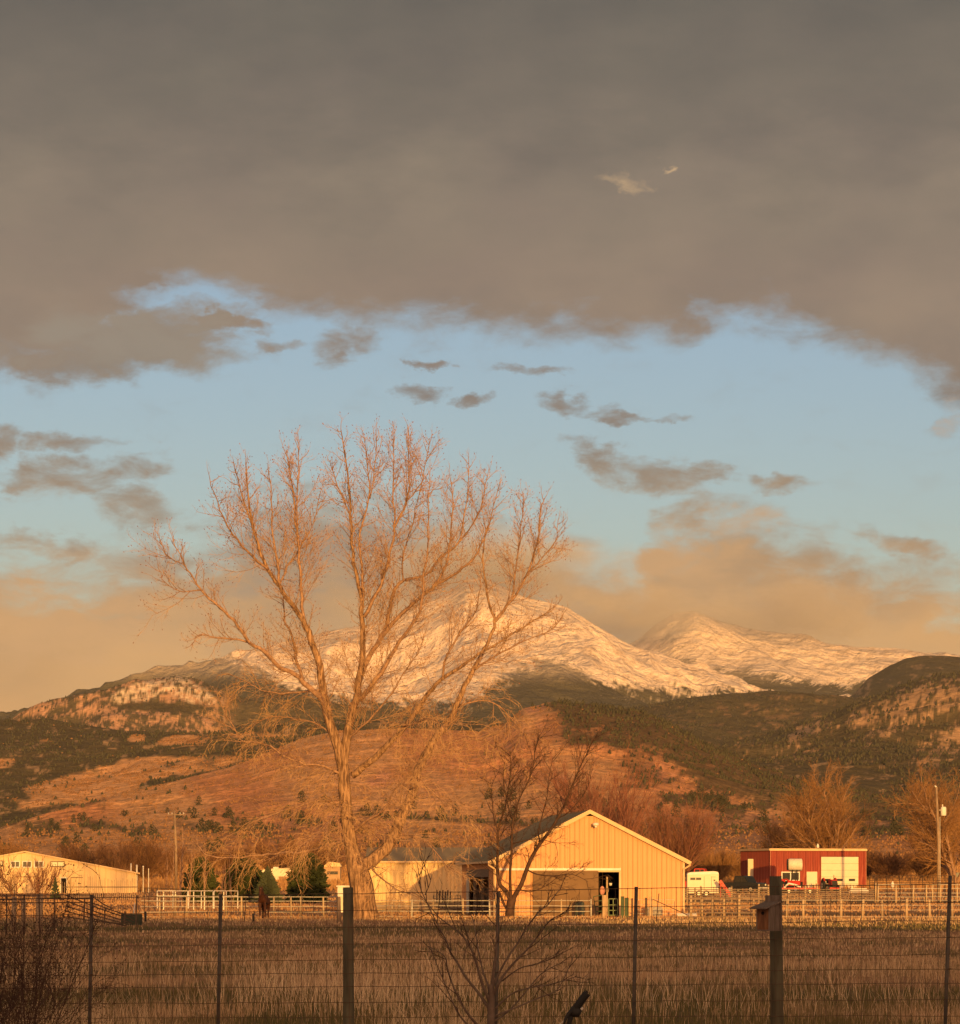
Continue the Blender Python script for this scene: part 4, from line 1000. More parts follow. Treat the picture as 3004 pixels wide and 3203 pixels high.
# small utility trailer with red frame leaning (red hood-like panel beside the trailer)
ra = thing('red_ramp', 'red steel ramp leaning between the horse trailer and the pickup', 'ramp', G(2252, 403))
b = MB(); b.beam((0, 0, 1.75), (1.2, .1, .1), .1, .35); b.build('ramp_plate', M['redpaint'], ra)
for k in range(3):
    b = MB(); b.beam((.2 + .35 * k, -.25, 1.45 - .5 * k), (.3 + .35 * k, .3, 1.4 - .5 * k), .07); b.build('crossbar', M['redpaint'], ra)
b = MB(); b.beam((.1, .1, 0), (.1, .05, 1.5), .08); b.build('prop', M['redpaint'], ra)

def tractor(name, label, loc, rz):
    o = thing(name, label, 'tractor', loc, rz)
    b = MB(); b.prism([(0, .75), (1.5, .75), (1.5, 1.15), (1.35, 1.32), (.1, 1.36), (0, 1.2)], -.3, .3); b.build('hood', M['redpaint'], o)
    b = MB(); b.b2(-1.2, 0, -.28, .28, .55, .85); b.b2(-.2, 1.4, -.2, .2, .5, .74); b.build('chassis', M['black'], o)
    b = MB(); b.b2(1.5, 1.56, -.28, .28, .72, 1.22); b.build('grille', M['black'], o)
    b = MB(); b.b2(-1.0, -.55, -.25, .25, .9, 1.0); b.b2(-1.08, -1.0, -.25, .25, .9, 1.35); b.build('seat', M['black'], o)
    for yy in (-.68, .68):
        wheel(o, -.75, yy, .66, .34); wheel(o, 1.1, yy * .8, .38, .2)
        b = MB(); b.tube([(-1.35, yy, 1.05), (-1.1, yy, 1.4), (-.6, yy, 1.48), (-.15, yy, 1.25)], .10, 6); b.build('fender', M['redpaint'], o)
    MB().tube([(-.12, 0, 1.2), (-.28, 0, 1.5)], .025, 5).build('steering_column', M['black'], o)
    MB().tube([(.7, .15, 1.3), (.7, .15, 1.85)], .035, 6).build('exhaust', M['black'], o)
    MB().tube([(1.6, -.6, .35), (1.6, .6, .35)], .12, 6).build('front_bar', M['redpaint'], o)
    return o
tractor('small_tractor', 'small red tractor parked in front of the cream garage door', G(2600, 430), math.radians(-80))
tractor('implement_tractor', 'red tractor with low loader parked under the shed window', G(2468, 424), math.radians(-28))
fb_ = thing('flatbed_implement', 'low red flatbed implement with rails in front of the red shed door', 'implement', G(2443, 418))
b = MB(); b.b2(0, 4.2, 0, 1.3, .55, .68); b.build('deck', M['redpaint'], fb_)
for xx in (.9, 3.2): wheel(fb_, xx, .1, .3, .2)
for k in range(4):
    b = MB(); b.box((.3 + 1.2 * k, .1, .85), (.06, .06, .4)); b.build('stake', M['redpaint'], fb_)
b = MB(); b.tube([(.4, .3, .7), (.9, .3, 1.15), (1.6, .3, 1.0), (2.2, .3, .75)], .11, 6); b.build('boom', M['white'], fb_)
wp = thing('white_crates', 'low pile of pale planks under the cream garage door', 'planks', G(2656, 425))
for k in range(3):
    b = MB(); b.b2(0 + .1 * k, 2.4 - .2 * k, 0, .5, .16 * k, .16 * k + .14); b.build('plank', M['white'], wp)

# ================================================================== poles
def utility_pole(px, ptop, pbase, Y, name, label, right=True):
    g = G(px, Y); zt = CAMZ + (HY - ptop) * Y / F - g.z
    o = thing(name, label, 'utility pole', g)
    MB().tube([(0, 0, -.2), (0, 0, zt * .5), (-.02 * zt, 0, zt)], [.17, .145, .115], 9).build('pole', M['post'], o, True)
    return o, zt
o, zt = utility_pole(2937, 2462, 2808, 404, 'utility_pole', 'tall wooden utility pole with a white transformer can at the right')
s = 404 / F; zz = CAMZ + (HY - 2552) * s - o.location.z
MB().tube([(.52, 0, zz), (.52, 0, zz + .05), (.52, 0, zz + .85), (.52, 0, zz + .95)], [.26, .3, .3, .2], 12).build('transformer', M['white'], o, True)
b = MB(); b.box((.22, 0, zz + .6), (.35, .1, .12)); b.build('bracket', M['greymetal'], o)
MB().tube([(.42, -.1, zz + .92), (.40, -.1, zz + 1.2)], .05, 6).build('bushing', M['white'], o)
MB().tube([(.1, 0, zz + 1.2), (.3, 0, zz + 1.35), (.45, 0, zz + 1.1)], .02, 4).build('wire_lead', M['black'], o)
MB().tube([(-.24, 0, zt), (-.42, -.1, zt + .12)], [.09, .07], 6).build('insulator', M['white'], o)
MB().tube([(.16, -.1, .1), (.13, -.1, zz - .1)], .035, 5).build('conduit', M['galv'], o)
o, zt = utility_pole(551, 2536, 2770, 430, 'utility_pole', 'slender wooden utility pole with a short crossarm at the left')
b = MB(); b.box((0, 0, zt - .45), (1.9, .12, .12)); b.build('crossarm', M['post'], o)
for xx in (-.85, -.45, .45, .85): MB().tube([(xx, 0, zt - .38), (xx, 0, zt - .2)], [.05, .04], 6).build('insulator', M['white'], o)

# ================================================================== small farm buildings far left centre
cb = thing('cream_cottage', 'small cream building between the evergreens left of the big tree', 'building', G(800, 520))
s = 520 / F; cz = lambda py: CAMZ + (HY - py) * s - cb.location.z
b = MB(); b.b2(0, 118 * s, 0, 7, -.1, cz(2740)); b.build('wall', mat('cottage_wall', (.42, .27, .16), None, 2, .8), cb)
b = MB(); b.prism([(-.3, cz(2742)), (0.6, cz(2722)), (2.6, cz(2717)), (4.9, cz(2716)), (118 * s + .3, cz(2727)), (118 * s + .35, cz(2742))], -.3, 7.3); b.build('roof', M['cream'], cb)
b = MB(); b.b2(4.1, 4.9, -.06, -.004, .9, 1.9); b.build('window', M['glass'], cb)
b = MB(); b.b2(2.4, 3.1, -.06, -.004, 0, 1.9); b.build('door', M['white'], cb)
cb = thing('low_outbuilding', 'low tan outbuilding just left of the white shed', 'building', G(1014, 500))
b = MB(); b.b2(0, 2.1, 0, 4, -.1, 2.1); b.build('wall', mat('outbuilding_wall', (.5, .34, .2), None, 2, .8), cb)
b = MB(); b.prism([(-.1, 2.11), (2.25, 2.11), (2.0, 2.6), (.6, 2.75)], -.2, 4.2); b.build('roof', M['barnpale'], cb)
b = MB(); b.b2(.4, 1.8, -.05, -.004, 1.1, 1.5); b.build('window', M['glass'], cb)

# ================================================================== fences of the yards
def pole_mesh(h, r, tilt=0.0, sides=7):
    return MB().tube([(0, 0, -.1), (tilt, 0, h)], [r, r * .92], sides).mesh('post', None, True)
def rail_fence(name, label, xs, Y, top, rails, rail_r, postmat, railmat, post_r=.075, x_ext=(0, 0), Yend=None, cat='fence', tiltrg=None, flat=False):
    """xs: post columns (photo px); top: post top row; rails: rows of the rails"""
    g = G(xs[0], Y); o = thing(name, label, cat, g)
    Yend = Yend or Y; X0, X1 = xs[0], xs[-1]
    yat = lambda px: Y + (Yend - Y) * (px - X0) / max(1, (X1 - X0))
    rg = random.Random(int(X0 * 7 + Y))
    for k, px in enumerate(xs):
        yy = yat(px); q = G(px, yy); tp_ = (top if not hasattr(top, '__len__') else top[k]) + rg.uniform(-2, 2)
        h = CAMZ + (HY - tp_) * yy / F - q.z
        pm = postmat[k % len(postmat)] if isinstance(postmat, list) else postmat
        m = MB().tube([(0, 0, -.1), (rg.uniform(-.05, .05), 0, h)], [post_r, post_r * .9], 7).mesh('post', pm, True)
        inst(m, 'post', o, q - g)
    a0, a1 = X0 - x_ext[0], X1 + x_ext[1]
    for row in rails:
        pts = []; n = max(2, int((a1 - a0) / 60))
        for k in range(n + 1):
            px = a0 + (a1 - a0) * k / n; yy = yat(px) - post_r - rail_r
            pts.append(P(px, row + rg.uniform(-.8, .8), yy) - g)
        if flat:
            m = MB()
            for u, w_ in zip(pts[:-1], pts[1:]): m.beam(u, w_, .04, rail_r * 2)
        else: m = MB().tube(pts, rail_r, 5)
        m.build('rail', railmat, o)
    return o
R2 = random.Random(99)
# pale smooth-wire / pipe fence across the middle
rail_fence('pipe_fence', 'pale rail fence running from the left yard to the cottonwood', [500, 548, 584, 709, 757, 856, 911, 941, 1013, 1057], 236, 2806, [2806, 2819, 2836, 2853, 2868], .024, [M['postpale'], M['post']], M['galv'], .065, (60, 0))
rail_fence('pipe_fence', 'pale rail fence between the cottonwood and the brown sliding door', [1148, 1227, 1288, 1355, 1449, 1533, 1612, 1756, 1850], 233, 2812, [2818, 2834, 2851, 2867], .024, [M['postpale'], M['postpale'], M['galv']], M['galv'], .055, (0, 0))
rail_fence('board_fence', 'dark low plank fence in front of the pale long shed', [1170, 1260, 1340, 1420], 262, 2822, [2826, 2832, 2842, 2850], .05, M['plank'], M['plank'], .06, (30, 20), flat=True)
rail_fence('corral_fence', 'dark pipe corral under the big shaded wall', [1355, 1400, 1440], 256, 2802, [2803, 2811, 2822, 2833, 2846], .022, M['greymetal'], M['greymetal'], .03)
# right hand: near rope fence
rail_fence('rope_fence', 'nearest post and rope fence right of the barn', [2462, 2514, 2569, 2632, 2699, 2762, 2837, 2910, 2981, 3060], 222, 2813, [2817, 2832, 2847, 2868], .013, [M['postpale'], M['postpale'], M['post']], M['galv'], .085, (30, 60))
rail_fence('stockade_fence', 'close set wooden rail corral between the barn and the birdhouse', [2162, 2197, 2229, 2266, 2313, 2359, 2400], 226, [2800, 2806, 2806, 2810, 2799, 2812, 2806], [2810, 2822, 2834, 2845, 2856, 2868], .030, [M['postpale'], M['postpale'], M['post']], M['plank'], .085, (10, 10))
rail_fence('yard_fence', 'far rail fence of the yard in front of the horse trailer and tractors', [2150, 2176, 2194, 2290, 2374, 2404, 2520, 2557, 2630, 2739], 330, [2776, 2776, 2770, 2771, 2768, 2768, 2768, 2764, 2768, 2764], [2783, 2789, 2796, 2802, 2808, 2814], .045, M['postpale'], [M['plank'], M['galv']][0], .085, (20, 0))
rail_fence('white_rail_fence', 'pale top-railed fence running right from the red shed', [2747, 2805, 2858, 2899, 2918, 2943, 2996, 3060], 345, 2766, [2767, 2780, 2794, 2806], .03, [M['postpale'], M['postpale']], M['galv'], .085, (0, 60))
rail_fence('pipe_corral', 'dark pipe corral far behind the white railed fence', [2722, 2736, 2744, 2774, 2815, 2850, 2888, 2920, 2958, 2986], 400, [2742, 2735, 2739, 2739, 2738, 2740, 2738, 2742, 2740, 2737], [2740, 2747, 2754, 2762, 2768], .035, M['rustmetal'], M['rustmetal'], .05)
rail_fence('pipe_corral', 'dark pipe corral in deep shade at the far left', [-60, 20, 75, 125, 170], 150, 2798, [2800, 2812, 2824], .022, M['rustmetal'], M['rustmetal'], .03, (0, 120))
# white panel corral at the left
pc_ = thing('white_corral', 'white square-tube corral panels left of the horse', 'corral', G(492, 262))
s = 262 / F; og = pc_.location.copy()
for (a, c) in ((492, 590), (590, 670), (670, 747)):
    b = MB(); y0 = 262 + (a % 7)
    for px in (a, (a + c) / 2, c - 3): b.beam(P(px, 2842, y0) - og, P(px, 2787, y0) - og, .06)
    for row in (2787, 2803, 2819): b.beam(P(a, row, y0) - og, P(c - 3, row, y0) - og, .05)
    b.build('panel', M['white'], pc_)
for px in (512, 549, 606, 640, 700):
    b = MB(); b.beam(P(px, 2846, 258) - og, P(px, 2790, 258) - og, .07); b.build('post', M['galv'], pc_)
# picket windbreak
pf = thing('picket_fence', 'sunlit fence of tall rough pickets in front of the low building', 'fence', G(192, 400)); og = pf.location.copy()
rg = random.Random(5); px = 194.0
while px < 432:
    top = 2758 - (18 if 240 < px < 310 else 0) - (6 if px >= 310 else 0) + rg.uniform(-6, 4); Yp = 400 - (px - 190) * .12
    b = MB(); a = G(px, Yp) - og; zt = CAMZ + (HY - top) * Yp / F - og.z
    b.beam(a, Vector((a.x + rg.uniform(-.05, .05), a.y, zt)), rg.uniform(.09, .16), .04); b.build('picket', M['postpale'], pf)
    px += rg.uniform(5.0, 7.5)
b = MB(); b.beam(P(194, 2775, 400) - og + Vector((0, .08, 0)), P(430, 2775, 371) - og + Vector((0, .08, 0)), .08); b.build('rail', M['post'], pf)
# old wooden posts and wire in the shade at the left, and a sagging gate
for k, (px, top, w_, lab) in enumerate(((42, 2805, .11, 'thick grey gatepost nearest the left edge, behind the bush'), (72, 2816, .10, 'second grey gatepost from the left edge'), (122, 2796, .15, 'tallest grey gatepost at the left, beside the tangled brush'))):
    q = G(px, 155); h = CAMZ + (HY - top) * 155 / F - q.z
    o = MB().tube([(0, 0, -.2), (.03, 0, h)], [w_, w_ * .92], 9).build('gatepost', M['post'], None, True); o.location = q; tag(o, lab, 'post', 'old gateposts')
gt = thing('pipe_gate', 'dark sagging tubular gate behind the left steel posts', 'gate', G(300, 150)); og = gt.location.copy()
for (a, c, d, e) in ((205, 2800, 420, 2880), (205, 2818, 412, 2888), (205, 2834, 405, 2893), (205, 2850, 395, 2897), (292, 2806, 350, 2842), (210, 2868, 380, 2890), (292, 2826, 420, 2868)):
    b = MB(); b.tube([P(a, c, 150) - og, P((a + d) / 2, (c + e) / 2 + 3, 150.2) - og, P(d, e, 150.4) - og], .022, 6); b.build('rail', M['rustmetal'], gt)
for (px, t0, t1) in ((262, 2812, 2886), (326, 2838, 2892), (388, 2850, 2890), (425, 2800, 2893)):
    b = MB(); b.beam(P(px, t1, 149.8) - og, P(px + 3, t0, 149.8) - og, .05); b.build('upright', M['rustmetal'], gt)
cg = thing('tube_gate', 'thin dark tube gate standing behind the insulated fence post', 'gate', G(455, 226)); og = cg.location.copy()
b = MB(); b.tube([P(452, 2868, 226) - og, P(452, 2782, 226) - og, P(455, 2778, 226) - og, P(500, 2779, 226) - og, P(560, 2782, 226) - og], .025, 6); b.build('frame', M['rustmetal'], cg)
for row in (2793, 2806, 2820):
    b = MB(); b.tube([P(453, row, 226) - og, P(560, row + 2, 226) - og], .018, 5); b.build('bar', M['rustmetal'], cg)
for (px, t0, t1, w_, lab) in ((455, 2852, 2905, .06, 'short black post in the field at the left'), (793, 2858, 2892, .065, 'stubby black post beside the horse')):
    q = P(px, t1, 205); q.z = gz(0, 205); o = MB().tube([(0, 0, -.1), (0, 0, CAMZ + (HY - t0) * 205 / F)], w_, 8).build('black_post', M['black'], None, True); o.location = q; tag(o, lab, 'post')
for (px, t0, t1, dx, lab) in ((770, 2806, 2900, -.10, 'thin rusty steel post leaning just left of the horse'), (2600, 2808, 2878, -.08, 'thin dark leaning steel post in the rope fence'), (2062, 2795, 2890, -.16, 'thin dark leaning steel post before the barn right half'), (1060, 2805, 2898, 0.03, 'brown wooden post just left of the near round post')):
    q = G(px, 205); o = MB(); h = CAMZ + (HY - t0) * 205 / F
    r = .11 if px == 1060 else .025
    o.tube([(dx, 0, -.1), (0, 0, h)], r, 7); o = o.build('field_post', M['post'] if px == 1060 else M['rustmetal'], None, True); o.location = q; tag(o, lab, 'post')
# green gate and chute posts by the barn doorway
gg = thing('green_gate', 'green pipe gate standing open by the barn doorway', 'gate', G(1860, 234)); og = gg.location.copy()
for (a, b0_, c, d0_) in ((1857, 2805, 1868, 2878), (1885, 2800, 1888, 2870), (1857, 2805, 1885, 2800), (1860, 2820, 1886, 2817), (1862, 2836, 1886, 2834), (1865, 2852, 1887, 2850), (1867, 2868, 1888, 2866)):
    b = MB(); b.beam(P(a, b0_, 234) - og, P(c, d0_, 234) - og, .05); b.build('bar', M['greenpaint'], gg)
g2 = thing('small_gate', 'small pale green gate across the barn doorway', 'gate', G(1905, 233)); og = g2.location.copy()
for (a, b0_, c, d0_) in ((1905, 2812, 1905, 2866), (1932, 2812, 1932, 2866), (1905, 2812, 1932, 2812), (1905, 2831, 1932, 2831), (1905, 2848, 1932, 2848), (1905, 2863, 1932, 2863), (1919, 2812, 1919, 2863)):
    b = MB(); b.beam(P(a, b0_, 233) - og, P(c, d0_, 233) - og, .045); b.build('bar', mat('pale_green', (.2, .26, .14), None, 4, .6), g2)
for (px, top, w_, mk, lab) in ((1890, 2800, .14, 'postpale', 'thick sunlit wooden gatepost left of the barn doorway gate'), (1948, 2804, .13, 'greenpaint', 'dark green square post right of the barn doorway'), (1961, 2808, .15, 'greenpaint', 'second green post right of the doorway, beside its twin'), (1978, 2810, .07, 'rustmetal', 'dark narrow post left of the near steel post'),
                              (2022, 2808, .09, 'rustmetal', 'dark post standing right of the near steel post before the barn'), (2037, 2806, .12, 'postpale', 'short sunlit wooden post with a diagonal brace')):
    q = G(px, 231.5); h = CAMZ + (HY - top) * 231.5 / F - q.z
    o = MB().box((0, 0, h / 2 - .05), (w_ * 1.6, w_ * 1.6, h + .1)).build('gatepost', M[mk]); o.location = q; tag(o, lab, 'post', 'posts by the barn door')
br_ = MB().beam(P(2042, 2813, 231), P(2150, 2862, 231), .05); tag(br_.build('brace_pole', M['rustmetal']), 'long thin dark pole sloping down across the barn right corner', 'pole')
rail_fence('panel_fence', 'thin metal panel between posts before the right half of the barn', [1965, 2000, 2060, 2110], 232, 2818, [2814, 2830, 2846, 2858, 2866], .016, M['greymetal'], M['galv'], .02)
# white bucket on a post, right yard
o = MB().tube([(0, 0, -.1), (0, 0, 1.15)], .1, 8).build('post', M['postpale'], None, True); o.location = P(2804, 2800, 338); o.location.z = gz(0, 338) ; tag(o, 'stout wooden post carrying the white jug in the right yard', 'post')
o.name = 'yard_post'
j = thing('white_jug', 'white plastic jug hung on the wooden post in the right yard', 'jug', P(2793, 2772, 337.7)); MB().ball((0, 0, .1), (.16, .14, .24), 9, 7).build('body', M['white'], j, True); MB().tube([(0, 0, .3), (.03, 0, .42)], .05, 6).build('spout', M['white'], j)
# junk by the yard
st_ = thing('dark_bin', 'dark bin with sticks behind the sagging gate', 'bin', G(412, 190, 0)); b = MB(); b.b2(-.5, .5, -.3, .3, 0, .55); b.build('bin_body', mat('bin_green', (.04, .05, .035), None, 3, .8), st_); b = MB(); b.beam((.1, 0, .5), (.15, 0, 1.1), .05); b.build('stick', M['galv'], st_)

# ================================================================== horse
def horse(loc, rz):
    root = thing('horse', 'dark bay horse standing face-on behind the pale rail fence', 'horse', loc, rz)
    # local: +x forward.  continuous skinned body
    V = {}; vs = []; es = []; rad = []
    def j(n, p, r, par=None):
        V[n] = len(vs); vs.append(p); rad.append(r)
        if par: es.append((V[par], V[n]))
    j('pelvis', (-.62, 0, 1.18), (.27, .30)); j('belly', (-.15, 0, 1.10), (.30, .33), 'pelvis'); j('chest', (.38, 0, 1.12), (.27, .33), 'belly')
    j('neck0', (.62, 0, 1.32), (.20, .24), 'chest'); j('neck1', (.88, 0, 1.58), (.13, .18), 'neck0'); j('poll', (1.02, 0, 1.74), (.11, .13), 'neck1')
    j('cheek', (1.14, 0, 1.64), (.10, .13), 'poll'); j('nose', (1.30, 0, 1.42), (.065, .08), 'cheek'); j('muzzle', (1.37, 0, 1.32), (.06, .07), 'nose')
    for s_, n in ((-1, 'a'), (1, 'b')):
        j('fs' + n, (.42, .16 * s_, .92), (.13, .15), 'chest'); j('fk' + n, (.46, .16 * s_, .52), (.065, .07), 'fs' + n); j('ff' + n, (.45, .16 * s_, .14), (.045, .05), 'fk' + n); j('fh' + n, (.49, .16 * s_, .0), (.06, .07), 'ff' + n)
        j('hs' + n, (-.58, .17 * s_, .88), (.16, .20), 'pelvis'); j('hk' + n, (-.78, .16 * s_, .52), (.07, .08), 'hs' + n); j('hf' + n, (-.70, .16 * s_, .14), (.045, .05), 'hk' + n); j('hh' + n, (-.66, .16 * s_, .0), (.06, .07), 'hf' + n)
        j('ear' + n, (1.00, .075 * s_, 1.84), (.035, .035), 'poll'); j('eart' + n, (1.02, .085 * s_, 1.95), (.012, .012), 'ear' + n)
    me = bpy.data.meshes.new('body'); me.from_pydata(vs, es, []); me.materials.append(M['horse'])
    o = bpy.data.objects.new('body', me); COL.objects.link(o); o.parent = root
    md = o.modifiers.new('skin', 'SKIN')
    for i, sv in enumerate(me.skin_vertices[0].data): sv.radius = rad[i]; sv.use_root = (i == 0)
    md.use_smooth_shade = True
    sb = o.modifiers.new('sub', 'SUBSURF'); sb.levels = 1; sb.render_levels = 2
    MB().tube([(-.86, 0, 1.22), (-.98, 0, .95), (-.97, 0, .5)], [.05, .09, .03], 7).build('tail', M['black'], root, True)
    b = MB(); b.tube([(1.0, 0, 1.86), (.85, .03, 1.75), (.66, .05, 1.52)], [.03, .05, .04], 6); b.build('mane', M['black'], root, True)
    b = MB(); b.tube([(1.13, 0, 1.78), (1.28, 0, 1.52)], [.02, .03], 5); b.build('blaze', mat('white_hair', (.5, .42, .36), None, 3, .8), root)
    for s_ in (-1, 1): MB().ball((1.17, .095 * s_, 1.66), .022, 6, 4).build('eye', M['black'], root)
    for (hx, s_) in ((.49, -1), (.49, 1), (-.66, -1), (-.66, 1)): MB().tube([(hx, .16 * s_, -.02), (hx - .01, .16 * s_, .07)], [.075, .06], 8).build('hoof', M['black'], root)
    return root
hq = G(825, 231); horse(hq, math.radians(-96))
# ================================================================== the big cottonwood
def smooth_poly(pts, n=4):
    out = []
    m = len(pts)
    for i in range(m - 1):
        p0, p1, p2, p3 = pts[max(i - 1, 0)], pts[i], pts[i + 1], pts[min(i + 2, m - 1)]
        for k in range(n):
            t = k / n
            out.append(0.5 * ((2 * p1) + (p2 - p0) * t + (2 * p0 - 5 * p1 + 4 * p2 - p3) * t * t + (3 * p1 - p0 - 3 * p2 + p3) * t ** 3))
    out.append(pts[-1].copy()); return out
CY = 226.0
croot = G(1118, CY); 
cotton = thing('cottonwood_tree', 'huge bare cottonwood lit orange by the low sun, towering over the yard', 'tree', croot)
rgc = random.Random(41)
def limb_pts(pix, dep, y0=0.0):
    """pixel column, row along the limb; depth runs from y0 to dep along it"""
    n = len(pix); out = []
    for i, (a, b) in enumerate(pix):
        Y = CY + y0 + (dep - y0) * i / max(1, n - 1)
        out.append(P(a, b, Y) - croot)
    return out
TR = [(1150, 2915), (1146, 2880), (1138, 2820), (1130, 2765), (1118, 2715), (1100, 2655), (1090, 2590), (1084, 2543), (1077, 2453), (1072, 2394)]
TRr = [.92, .76, .68, .67, .62, .42, .38, .36, .35, .34]
def taper(n, a, b, pw=1.0): return [a + (b - a) * (i / (n - 1)) ** pw for i in range(n)]
tp_ = limb_pts(TR, 0.0); sp = smooth_poly(tp_, 4)
rr = list(np.interp(np.linspace(0, len(TR) - 1, len(sp)), range(len(TR)), TRr))
tm = MB()
sides = 26; pts = sp
for i, p in enumerate(pts):
    for k in range(sides):
        t = 6.28318 * k / sides
        # deep furrows of old bark and flare at the root
        fur = 1 + 0.055 * math.sin(t * 9 + 1.3 * math.sin(i * 0.45)) + 0.035 * math.sin(t * 17 + i * 0.31) + rgc.uniform(-.02, .02)
        if i < 6: fur += 0.16 * (1 - i / 6) * max(0, math.sin(t * 4 + .6))
        tm.v.append((p.x + math.cos(t) * rr[i] * fur, p.y + math.sin(t) * rr[i] * fur, p.z))
for i in range(len(pts) - 1):
    for k in range(sides):
        a = i * sides + k; b = i * sides + (k + 1) % sides
        tm.f.append((a, b, b + sides, a + sides))
tm.build('trunk', M['bark'], cotton, True)
